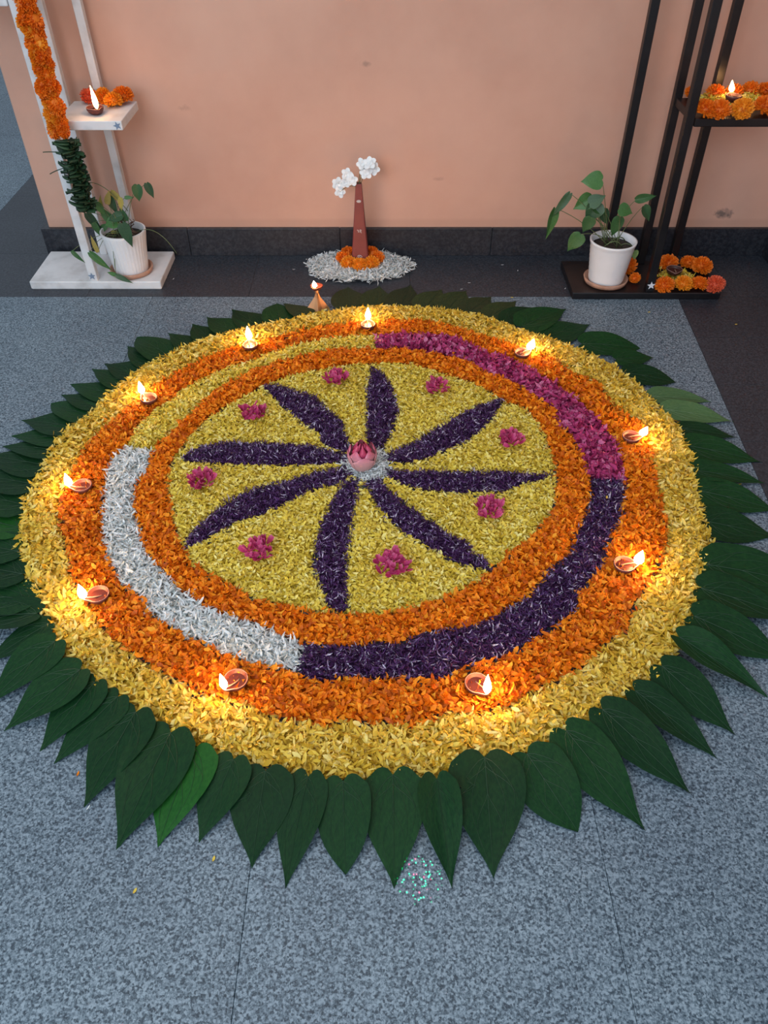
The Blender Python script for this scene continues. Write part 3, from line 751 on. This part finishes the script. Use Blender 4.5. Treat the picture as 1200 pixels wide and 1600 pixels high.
# garland on the post
GY = 2.685
g = thing('marigold_garland', (Q(98,210,GY).x, GY, .44), 'orange marigold garland ending in folded green leaves, hanging on the white stand', 'garland')
z_top = 1.02; z_bot = Q(95,205,GY).z
n = 26
for i in range(n):
    z = z_bot + (z_top-z_bot)*i/(n-1); x = np.interp(z, [z_bot, z_top], [Q(93,205,GY).x, Q(28,-40,GY).x])
    for s_ in (0, 1):
        marigold((x-g.location.x + random.uniform(-.006,.006) + (.012 if s_ else -.012), random.uniform(-.012,.004), z-.44 + random.uniform(-.004,.004)), random.uniform(.023,.027), col=random.choice((0,0,1)), parent=g, rot=(random.uniform(.9,2.2), random.uniform(-.5,.5), random.uniform(0,6)))
# cord
MB().tube([(Q(93,205,GY).x-g.location.x,0,z_bot-.44),(Q(28,-40,GY).x-g.location.x,0,z_top-.44)], .002, 6).build('cord', M['dry_stem'], g)
def folded_leaf_mesh(seed):
    r_ = random.Random(seed); v = []; f = []; nu, nv = 8, 5
    for i in range(nu):
        t = i/(nu-1)
        for j in range(nv):
            s = j/(nv-1); wd = .024*sin(pi*(.15+.8*t))**.7
            v.append((.048*(t-.35), wd*s - .003, .0045*sin(pi*s*.9) + .006*t*t*r_.uniform(.9,1.1)))
    for i in range(nu-1):
        for j in range(nv-1): f.append((i*nv+j,(i+1)*nv+j,(i+1)*nv+j+1,i*nv+j+1))
    k = len(v); v += [(x,y,z-.003) for x,y,z in v]; f += [tuple(q+k for q in reversed(a)) for a in f]
    for i in range(nu-1):
        f.append((i*nv, k+i*nv, k+(i+1)*nv, (i+1)*nv)); f.append((i*nv+nv-1, (i+1)*nv+nv-1, k+(i+1)*nv+nv-1, k+i*nv+nv-1))
    m = mesh('folded_leaf', v, f, True); m.materials.append(M['bundle_leaf']); return m
FL = [folded_leaf_mesh(s) for s in range(3)]
zl0 = Q(135,330,GY).z; zl1 = Q(104,222,GY).z
for i in range(130):
    q = i/129; z = zl1 + (zl0-zl1)*q; x = np.interp(z, [zl0, zl1], [Q(134,330,GY).x, Q(104,222,GY).x])
    a = random.uniform(0, 6.28)
    link('folded_leaf', FL[i % 3], None, g, (x-g.location.x + .006*cos(a)+random.uniform(-.004,.004), .006*sin(a), z-.44), (random.uniform(-.35,.35), random.uniform(-.3,.3), a), random.uniform(.85,1.4))
MB().tube([(Q(104,222,GY).x-g.location.x,0,zl1-.44+.02),(Q(134,330,GY).x-g.location.x,0,zl0-.44)], .008, 6).build('stem_core', M['bundle_leaf'], g)
for (x0,y0,x1,y1) in ((100,240,67,238),(105,262,78,272),(118,225,120,214)):
    a = Q(x0,y0,GY-.02)-g.location; b = Q(x1,y1,GY-.02)-g.location
    MB().tube(bez(a,(a+b)/2+Vector((0,0,.006)),b), .0016, 5).build('loose_stem', M['bundle_leaf'], g)

# marigolds and lamp on the left shelf
zs = .594
for px, py, r, col, lb in ((142,148,.025,2,'reddish marigold at the left end of the five on the white shelf'),(169,137,.021,1,'small topmost marigold at the back of the white shelf'),
                       (192,149,.030,0,'largest orange marigold, rightmost on the white shelf'),(163,152,.022,0,'middle marigold on the white shelf, behind the bright front one'),(177,157,.026,1,'bright orange marigold at the front of the group on the white shelf')):
    r *= 1.22; zc = zs + r*.72 + (.010 if py < 140 else 0); p = P(px, py, zc)
    marigold((p.x, min(p.y, 2.945 - r*.9), zc), r, lb, 'marigolds on the white shelf', col)
diya(0,0, zs-.0003, R(-60), 'lit clay lamp with a tall flame on the white shelf', 'lamps on the stand shelves', .072, .0090, (-.08,0), fm='flame_shelf', xyz=P(149,172,zs+.012), sc=1.1)

# ------------------------------------------------------------------ black stand (right)
bs = thing('plant_stand', (1.0, 2.78, 0), 'black painted stand with one shelf of marigolds at the right', 'stand')
sb(bs, .703,1.255, 2.634,2.90, .0,.026, 'base_board', M['black_paint'], .003)
post(bs, .976,1.004, 2.642,2.672, .026,1.30, M['black_paint'], -.019)
post(bs, .854,.882, 2.872,2.900, .026,1.30, M['black_paint'], -.008)
post(bs, 1.000,1.028, 2.872,2.900, .026,1.30, M['black_paint'], -.016)
post(bs, 1.124,1.152, 2.872,2.900, .026,1.30, M['black_paint'], -.014)
sb(bs, .996,1.27, 2.644,2.872, .600,.624, 'shelf', M['black_paint'])
star((.990-bs.location.x, 2.6415-bs.location.y, .052), .016, M['sticker_white'], bs, rot=.1)

def heap(name, cx, cy, z0, rx, ry, label, n=900, mt='yellow_in'):
    return region(name, sd_disc(cx, cy, rx, ry, .05), (cx-rx-.02, cx+rx+.02, cy-ry-.02, cy+ry+.02), PM[mt], 40000, .018, .006, .016, label, e0=.2, jit=.008, z0=z0)
c = P(1056,428,.045); heap('yellow_petal_heap', c.x, c.y, .026, .062, .055, 'loose yellow petals under the unlit lamp on the black base board')
diya(0,0, .048, R(-100), 'unlit dark clay lamp among marigolds at the foot of the black stand', None, dark=True, lit=False, xyz=P(1053,424,.06), sc=1.15)
for px, py, r, col, lb in ((1005,417,.031,0,'marigold left of the front black post, by the white pot'),(1003,436,.018,0,'small crushed marigold at the left of the front black post'),(1040,404,.030,0,'marigold right of the front black post, back row on the base board'),
                       (1073,408,.027,0,'middle marigold of the back row on the black base board'),(1097,417,.033,0,'back row marigold at the right on the black base board'),(1038,447,.030,0,'front row marigold beside the white star sticker'),
                       (1068,445,.029,1,'golden front row marigold below the unlit lamp'),(1093,445,.027,0,'third front row marigold from the star sticker'),(1117,446,.030,2,'reddish marigold at the right end of the black base board')):
    r *= 1.2; zc = .026 + r*.72; p = P(px, py-2, zc)
    x = p.x
    if px in (1040,1038): x = max(x, 1.006 + r*.95)
    if px in (1005,1003): x = min(x, .971 - r*.9)
    marigold((x, min(p.y, 2.868-r), zc), r, lb, 'marigolds at the foot of the black stand', col)
zs = .624
c = P(1143,152,zs+.01); heap('yellow_petal_heap', c.x-.01, c.y-.02, zs, .10, .075, 'loose yellow petals under the lit lamp on the black shelf')
diya(0,0, zs+.016, R(90), 'lit clay lamp among marigolds on the black shelf', 'lamps on the stand shelves', .036, .0095, (-.2,0), fm='flame_shelf', xyz=P(1146,152,zs+.03))
for px, py, r, col, lb in ((1076,138,.022,0,'marigold at the back left corner of the black shelf, behind the posts'),(1106,134,.027,0,'back row marigold right of the front post on the black shelf'),(1132,132,.028,0,'back row marigold behind and left of the lit lamp on the black shelf'),(1158,129,.028,0,'tallest back row marigold behind the flame on the black shelf'),
                       (1181,132,.027,0,'back row marigold third from the right frame edge on the black shelf'),(1197,142,.028,0,'back row marigold at the right frame edge on the black shelf'),(1102,170,.030,0,'front row marigold at the left end of the black shelf'),(1125,171,.030,0,'second front row marigold on the black shelf, left of the golden one'),
                       (1160,170,.031,1,'golden front row marigold below the flame on the black shelf'),(1196,166,.032,0,'front row marigold at the right frame edge on the black shelf')):
    r *= 1.15; zc = zs + r*.74; p = P(px, py, zc)
    marigold((max(p.x, .994+r*.9) if py > 160 else p.x, min(p.y, 2.868 if px > 1140 or px < 1080 else 2.845), zc), r, lb, 'marigolds on the black shelf', col)

# ------------------------------------------------------------------ pots and plants
def pot(px, py, zb, rb, rt, h, label, fluted):
    c = P(px, py, zb); t = thing('potted_plant', (c.x, c.y, zb), label, 'potted plant')
    MB().lathe([(rb*1.02,0),(rb*1.22,.004),(rb*1.30,.020),(rb*1.22,.021),(rb*1.14,.008),(.001,.007)], 32).build('saucer', M['terracotta'], t, True)
    n = 72 if fluted else 40
    fn = (lambda a, j: 1 + (.006 if (0 < j < 5) else 0)*cos(a*36)) if fluted else None
    if fluted: prof = [(rb*.97,.008),(rb,.012),(rb*.75+rt*.25,h*.3),(rb*.4+rt*.6,h*.65),(rt,h*.95),(rt*1.0,h),(rt*.93,h),(rt*.88,h-.02),(rt*.86,h-.03)]
    else:
        prof = [(rb*.97,.008),(rb,.012)]
        for k in range(9):
            q = .12+.78*k/8; r_ = rb+(rt-rb)*q
            prof += [(r_*.975,h*q-.0045),(r_*1.0,h*q+.002)]
        prof += [(rt*1.01,h*.96),(rt*1.02,h),(rt*.94,h),(rt*.90,h-.02),(rt*.87,h-.03)]
    MB().lathe(prof[:-1] + [prof[-1]], n, fn=fn).build('pot', M['ceramic_white'], t, not fluted)
    MB().lathe([(.001,h-.022),(rt*.5,h-.020),(rt*.91,h-.024)], 24).build('soil', M['soil'], t, True)
    return t
def plant_leaf_mesh(seed, narrow=False):
    b, v = leaf_mesh(seed, fold=.15, bend=.05, wav=.03); return b, v
PLM = {}
def plant_leaf(t, px, py, Y, L, ratio, ang_img, face, mt, droop=0.0):
    """leaf whose middle is at the given place, long axis at ang_img in the upright plane, turned by face"""
    key = (mt, random.choice((0,1,2,4)))
    if key not in PLM:
        b = LV[key[1]][0].copy(); b.name = 'leaf'; b.materials.append(M[mt]); PLM[key] = b
    c = Q(px, py, Y)
    d = Vector((cos(ang_img), 0, sin(ang_img))); nrm = Vector((sin(face)*-d.z*.0 + .2*sin(face), -cos(face), sin(face))).normalized()
    x = d; y_ = nrm.cross(x).normalized(); nrm = x.cross(y_)
    Mx = Matrix((x, y_, nrm)).transposed().to_4x4()
    o = link('leaf', PLM[key], None, t)
    o.rotation_euler = Mx.to_euler(); o.location = c - x*L*.5 - t.location; o.scale = (L, L*ratio, L*.8)
    return c - x*L*.5 - t.location, c
# right pot
t = pot(945, 440, .026, .064, .0835, .165, 'leafy green plant in a white ribbed pot on the black base board', False)
py_ = t.location.y; top = Vector((0,0,.145))
SCL = .86
lv = [(924,283,.085,.85,R(-175),.5,'plant_leaf',0),(910,318,.085,.78,R(215),.5,'plant_leaf',.01),(925,332,.09,.85,R(240),.6,'plant_leaf_dark',0),(917,352,.07,.8,R(250),.4,'plant_leaf',0),
 (860,350,.135,.30,R(262),.3,'plant_leaf',0),(876,322,.12,.28,R(240),.3,'plant_leaf_dark',0),(897,380,.088,.75,R(240),.5,'plant_leaf',0),(946,397,.040,.85,R(-95),.4,'plant_leaf_lime',0),(962,355,.088,.6,R(-100),.4,'plant_leaf',0),
 (978,330,.065,.85,R(-20),.5,'plant_leaf',0),(1010,309,.085,.42,R(12),.5,'plant_leaf',0),(1010,334,.075,.55,R(-60),.4,'plant_leaf_dark',0),(992,399,.044,.7,R(-80),.3,'plant_leaf_lime',0),(934,312,.07,.8,R(30),.7,'plant_leaf_dark',0),
 (946,340,.07,.7,R(-60),.7,'plant_leaf_dark',0),(936,328,.075,.8,R(-30),.9,'plant_leaf',0)]
for k, (px, py, L, ra, an, fc, mt, dr) in enumerate(lv):
    b0, c = plant_leaf(t, px, py, py_ - .03 + .05*((k*37 % 10)/10), L*SCL, ra, an, fc, mt)
    root = top + Vector((random.uniform(-.03,.03), random.uniform(-.03,.03), 0))
    mid = (root + b0)/2 + Vector((0,0,.03))
    MB().tube(bez(root, mid, b0, 7), .0016, 5, .7).build('stem', M['stem'], t, True)
for (x0,y0,x1,y1) in ((-.02,.0,.05,.02),(.03,-.02,-.04,-.03)):
    MB().tube(bez((x0,y0,.145),((x0+x1)/2,(y0+y1)/2-.02,.20),(x1,y1,.150)), .002, 5).build('stem', M['stem'], t, True)
# left pot
t = pot(207, 424, .031, .063, .083, .165, 'straggly yellowing plant in a white fluted pot on the white base board', True)
py_ = t.location.y
def Z(x, y): return 120 + x*.15, 270 + y*.15
lv = [(*Z(640,215),.062,.62,R(-95),.3,'plant_leaf_dark'),(*Z(765,190),.058,.50,R(-75),.3,'plant_leaf_dark'),(*Z(382,345),.070,.40,R(-80),.3,'plant_leaf_dark'),(*Z(325,250),.055,.42,R(70),.4,'plant_leaf_yellow'),
 (*Z(425,260),.060,.40,R(-50),.4,'plant_leaf_yellow'),(*Z(290,420),.060,.55,R(120),.5,'plant_leaf'),(*Z(360,525),.060,.8,R(200),.6,'plant_leaf'),(*Z(420,630),.042,.35,R(-15),.4,'plant_leaf_yellow'),
 (*Z(530,655),.092,.50,R(-78),.2,'plant_leaf_dark'),(*Z(180,735),.066,.26,R(100),.3,'plant_leaf_yellow'),(*Z(255,930),.100,.26,R(-48),.4,'plant_leaf'),(*Z(500,1110),.066,.30,R(-30),.5,'plant_leaf_dark'),
 (*Z(20,880),.060,.28,R(-50),.3,'plant_leaf'),(*Z(550,258),.034,.4,R(0),.5,'plant_leaf'),(*Z(190,525),.088,.36,R(-60),.4,'plant_leaf_dark'),(*Z(360,1050),.034,.45,R(160),.6,'plant_leaf'),
 (*Z(480,420),.055,.5,R(100),.5,'plant_leaf_dark'),(*Z(300,560),.05,.5,R(30),.5,'plant_leaf'),(*Z(505,590),.05,.7,R(-120),.5,'plant_leaf_dark'),(*Z(250,380),.055,.5,R(-60),.5,'plant_leaf'),(*Z(400,470),.06,.6,R(200),.6,'plant_leaf_dark'),(*Z(250,300),.05,.35,R(80),.4,'plant_leaf_yellow'),(*Z(220,600),.06,.4,R(-70),.4,'plant_leaf'),(*Z(460,330),.05,.4,R(-100),.4,'plant_leaf_yellow')]
for k, (px, py, L, ra, an, fc, mt) in enumerate(lv):
    Yl = py_ - .02 + .04*((k*37 % 10)/10) if k not in (8,10,11,15,9,12) else py_ - (.085 if k != 11 else .10)
    b0, c = plant_leaf(t, px, py, Yl, L, ra, an, fc, mt)
    root = Vector((random.uniform(-.03,.03), random.uniform(-.03,.03), .145))
    mid = (root + b0)/2 + Vector((0,0,.05 if b0.z > .1 else .09))
    if k == 8: mid = root + Vector((-.01,-.04,.04))
    MB().tube(bez(root, mid, b0, 8), .0013, 5, .7).build('stem', M['stem'], t, True)
tl = t.location
MB().tube(bez((.03,0,.145), Q(240,340,py_)-tl, Q(276,396,py_-.02)-tl, 10), .0012, 5).build('stem', M['stem'], t, True)
MB().tube(bez(Q(200,330,py_)-tl, Q(160,280,py_)-tl, Q(136,286,py_-.03)-tl, 10), .0014, 5).build('stem', M['stem'], t, True)
for k in range(9):   # dead curled stalks in the middle of the pot
    x, y = random.uniform(.0,.045), random.uniform(-.03,.03)
    pts = [(x+.012*sin(q*1.1+k), y+.012*cos(q*1.3+k), .143+.009*q) for q in range(8)]
    MB().tube(pts, .0028, 5, .5).build('dead_stalk', M['dry_stem'], t, True)

# ------------------------------------------------------------------ red vase with white flowers
vz = .016; vY = 2.90
vt = thing('vase', (-.094, vY, vz), 'tall tapered dark red square vase in a ring of marigolds', 'vase')
bw, tw = .034, .0115; zt = Q(562,286,vY).z - vz
prof = []
mbv = MB(); v = []
for z, hw in ((0,bw),(.004,bw+.0015),(zt*.5,(bw+tw)/2),(zt-.004,tw),(zt,tw-.001),(zt,tw*.7),(zt-.03,tw*.65)):
    q = hw*.12
    for sx, sy in ((-1,-1),(1,-1),(1,1),(-1,1)):
        if sx*sy > 0: v += [(sx*(hw), sy*(hw-q), z), (sx*(hw-q), sy*hw, z)]
        else: v += [(sx*(hw-q), sy*hw, z), (sx*hw, sy*(hw-q), z)]
f = [tuple(reversed(range(8)))]
for j in range(6):
    for i in range(8): f.append((j*8+i, j*8+(i+1)%8, j*8+8+(i+1)%8, j*8+8+i))
f.append(tuple(range(48,56)))
link('body', mesh('body', v, f), M['red_vase'], vt)
def on_face(x, z): # front face of the tapered body
    return Vector((x, -(bw + (tw-bw)*z/zt) - .0012, z))
zA, zB, zC = Q(563,312,vY).z-vz, Q(564,357,vY).z-vz, Q(564,396,vY).z-vz
M['mark'] = mat('white_painted_mark', (.62,.58,.56), .5)[0]
def stroke(pts, cz, s, r=.0012):
    return [on_face(x*s, cz + y*s) for x, y in pts]
mk = MB(); mk.tube(stroke([(-1,.1),(-.5,.45),(.2,.5),(.9,.2),(.7,-.3),(0,-.45),(-.7,-.3),(-1,.1)], zA, .0085), .0013, 5); mk.tube(stroke([(-.6,0),(.6,.05)], zA, .0085), .0020, 5); mk.build('painted_mark', M['mark'], vt)
mk = MB(); mk.tube(stroke([(-1,.5),(-.4,.35),(-.6,-.2),(-.1,-.4)], zB, .009), .0012, 5); mk.tube(stroke([(.1,.6),(.9,.4)], zB, .009), .0011, 5); mk.tube(stroke([(0,.1),(.8,.0),(.3,-.3),(.9,-.7)], zB, .009), .0012, 5); mk.build('painted_mark', M['mark'], vt)
mk = MB(); mk.tube(stroke([(-1,.3),(-.5,.7),(.4,.6),(.9,.1),(.5,-.2)], zC, .010), .0012, 5); mk.tube(stroke([(-.9,-.1),(-.2,.15),(.3,-.1),(0,-.5),(.6,-.7)], zC, .010), .0012, 5); mk.build('painted_mark', M['mark'], vt)
# ring of marigolds
ringn = ['front','front right','right','rear right','rear','rear left','left','front left']
for k in range(8):
    a = -pi/2 + k*pi/4; rr = .064
    marigold((-.094 + rr*cos(a), vY + rr*sin(a)*.95, .038), .0325, f'orange marigold at the {ringn[k]} of the ring around the red vase', 'marigolds around the red vase', 1 if k in (0,1,7) else 0)
# white flowers
M['flower_white'] = petal_mat('white_flower', [(0,(.62,.66,.62)),(1,(.88,.90,.90))], .3)
M['flower_white_plain'] = noisy('white_blossom', [(.3,(.70,.73,.74)),(.7,(.82,.85,.86))], 60, .6)
def blossom(seed):
    r_ = random.Random(seed); mb = MB()
    for ring_, (n_, L, el) in enumerate(((5,.024,.15),(5,.016,.7))):
        for i in range(n_):
            a = 2*pi*(i+.5*ring_)/n_ + r_.uniform(-.15,.15); nu, nv = 5, 4; v = []; f = []
            for u in range(nu):
                t = u/(nu-1); ww = L*.42*(.35,.8,1.0,.9,.4)[u]
                for j in range(nv):
                    s = j/(nv-1)*2-1; r0 = L*t*cos(el); z = L*t*sin(el)*(1-.5*t) + .0018*sin(6*s+i+3*t)
                    v.append((r0*cos(a)-ww*s*sin(a), r0*sin(a)+ww*s*cos(a), z))
            for u in range(nu-1):
                for j in range(nv-1): f.append((u*nv+j,(u+1)*nv+j,(u+1)*nv+j+1,u*nv+j+1))
            mb.add(v, f)
    m = mb.mesh('blossom', True); m.materials.append(M['flower_white_plain']); return m
BM = [blossom(s) for s in (1,2,3)]
for lb, items in (('left sprig of white flowers drooping from the red vase', [(528,287),(531,300),(542,272),(550,281),(539,286)]),
                  ('right sprig of white flowers rising from the red vase', [(566,256),(578,255),(584,264),(572,270)])):
    s0 = Vector((-.094, vY, vz+zt-.01)); t = thing('flower_sprig', s0, lb, 'flowers', 'white flower sprigs in the red vase')
    for k, (px, py) in enumerate(items):
        c = Q(px, py, vY-.012*(k % 2)) - s0
        MB().tube(bez((random.uniform(-.003,.003),0,-.015), (c.x*.3, 0, max(c.z,.02)*.9), c), .0012, 5).build('stem', M['stem'], t, True)
        link('blossom', BM[k % 3], None, t, c, (R(60)+random.uniform(-.3,.3), random.uniform(-.6,.6), random.uniform(-.5,.5)), random.uniform(.85,1.05))

# ------------------------------------------------------------------ brass lamp
c = P(497,484,.0); bt_ = thing('brass_lamp', (c.x, c.y, .001), 'small faceted brass oil lamp burning at the left of the white petal mat', 'lamp')
v = [(.033*cos(a+pi/4+.7), .033*sin(a+pi/4+.7), 0) for a in (0,pi/2,pi,3*pi/2)]
mb = MB()
mb.lathe([(.041,0),(.042,.004),(.026,.028),(.011,.050),(.005,.068)], 8, fn=lambda a, j: 1 if round(a/(pi/4)) % 2 == 0 else .62)
mb.build('base', M['brass'], bt_, False, rot=(0,0,.1))
MB().lathe([(.004,.064),(.008,.070),(.004,.076),(.005,.082)], 12).build('stem', M['brass'], bt_, True)
MB().lathe([(.005,.080),(.016,.083),(.023,.092),(.0235,.096),(.0205,.095),(.013,.089),(.001,.087)], 16, fn=lambda a, j: 1+.25*math.exp(-(min(a,2*pi-a)/.4)**2)).build('cup', M['clay'], bt_, True, rot=(0,0,R(-110)))
MB().tube([(0,0,.090),(-.004,-.014,.098)], .0013, 5).build('wick', M['wick'], bt_)
link('flame', flame_mesh(.026, .0088, (-.1,0)), M['flame'], bt_, (-.005,-.017,.096))

# ------------------------------------------------------------------ loose petals on the floor
def one_petal(name, L, Wd, mtkey):
    v = []; f = []; nu, nv = 6, 4
    for i in range(nu):
        t = i/(nu-1)
        for j in range(nv):
            s = j/(nv-1)*2-1; v.append((L*(t-.5), Wd*.5*(.25,.75,1,.95,.7,.1)[i]*s, .0008+.15*L*(t-.5)**2*2+.2*Wd*s*s))
    for i in range(nu-1):
        for j in range(nv-1): f.append((i*nv+j,(i+1)*nv+j,(i+1)*nv+j+1,i*nv+j+1))
    m = mesh(name, v, f, True); m.materials.append(PM[mtkey])
    a = m.attributes.new('tint','FLOAT','POINT'); a.data.foreach_set('value', [.6]*len(v)); return m
OP = {'yellow': one_petal('loose_petal', .013,.006,'yellow_out'), 'orange': one_petal('loose_petal', .014,.005,'orange'), 'white': one_petal('loose_petal', .016,.004,'white')}
for px, py, k, a, lb in ((211,1392,'yellow',1.2,'lone yellow petal on the bare granite at the lower left'),(122,1209,'orange',1.5,'lone orange petal on the granite beside the left front leaves'),
    (334,1342,'yellow',1.4,'tiny yellow petal on granite between two front leaf tips'),(138,1262,'white',1.2,'curled white petal by a leaf tip at the front left'),
    (1014,488,'yellow',.5,'yellow petal on grey granite before the black base board'),(1150,507,'yellow',.2,'yellow petal on the dark floor at the right'),(1156,757,'yellow',.2,'yellow petal lying beside a right-hand leaf'),
    (785,414,'white',.1,'white petal on the dark floor between vase and right pot'),(733,442,'white',.1,'small white petal on dark floor right of the white mat'),(721,452,'white',.2,'white petal nearest the rear leaves right of the white mat'),
    (809,423,'white',1.4,'white speck of petal on the dark floor nearest the right pot'),(883,451,'white',1.,'white petal speck left of the black base board'),(271,436,'white',1.2,'white petal speck beside the white base board'),
    (459,421,'white',.1,'stray white petal left of the white mat'),(800,465,'yellow',.1,'tiny yellow petal on the dark floor edge above the rear right leaves')):
    p = P(px, py, .001); o = link('loose_petal', OP[k], None, None, (p.x, p.y, .0004), (0,0,a), .8 if k != 'white' else .7)
    tag(o, lb, 'petal', 'stray petals on the floor')
# strays on the carpet
for px, py, k, a, lb in ((948,778,'yellow',1.2,'lone yellow petal on the purple arc at the right'),(340,1019,'orange',.4,'stray orange petal on the white arc')):
    p = P(px, py, .03); o = link('loose_petal', OP[k], None, None, (p.x, p.y, .031), (0,0,a), .9); tag(o, lb, 'petal', 'stray petals on the petal carpet')

# ------------------------------------------------------------------ laser decoration light throwing green and red sparkles on the granite
ld = bpy.data.lights.new('laser_projector', 'SPOT'); ld.energy = 2200; ld.spot_size = R(2.3); ld.spot_blend = .6; ld.shadow_soft_size = .001
lo_ = bpy.data.objects.new('laser_projector', ld); C.objects.link(lo_)
tp = P(655,1374); lo_.location = (tp.x+.25, tp.y-.55, 2.2); lo_.rotation_euler = (tp - Vector(lo_.location)).to_track_quat('-Z','Y').to_euler()
ld.use_nodes = True; nt = ld.node_tree; em = nt.nodes['Emission']
tc = nt.nodes.new('ShaderNodeTexCoord'); vo = nt.nodes.new('ShaderNodeTexVoronoi'); vo.inputs['Scale'].default_value = 480
nt.links.new(tc.outputs['Normal'], vo.inputs['Vector'])
r = ramp(nt, [(0,(1,1,1)),(.20,(1,1,1)),(.30,(0,0,0))]); nt.links.new(vo.outputs['Distance'], r.inputs[0])
sx_ = nt.nodes.new('ShaderNodeSeparateColor'); nt.links.new(vo.outputs['Color'], sx_.inputs[0])
rc = ramp(nt, [(0,(0,0,0)),(.42,(0,.0,.0)),(.45,(0,1,.35)),(.88,(0,1,.35)),(.9,(1,.1,.2))], 'CONSTANT'); nt.links.new(sx_.outputs[0], rc.inputs[0])
nt.links.new(mix(nt, r.outputs[0], rc.outputs[0], 1.0, 'MULTIPLY'), em.inputs[0])
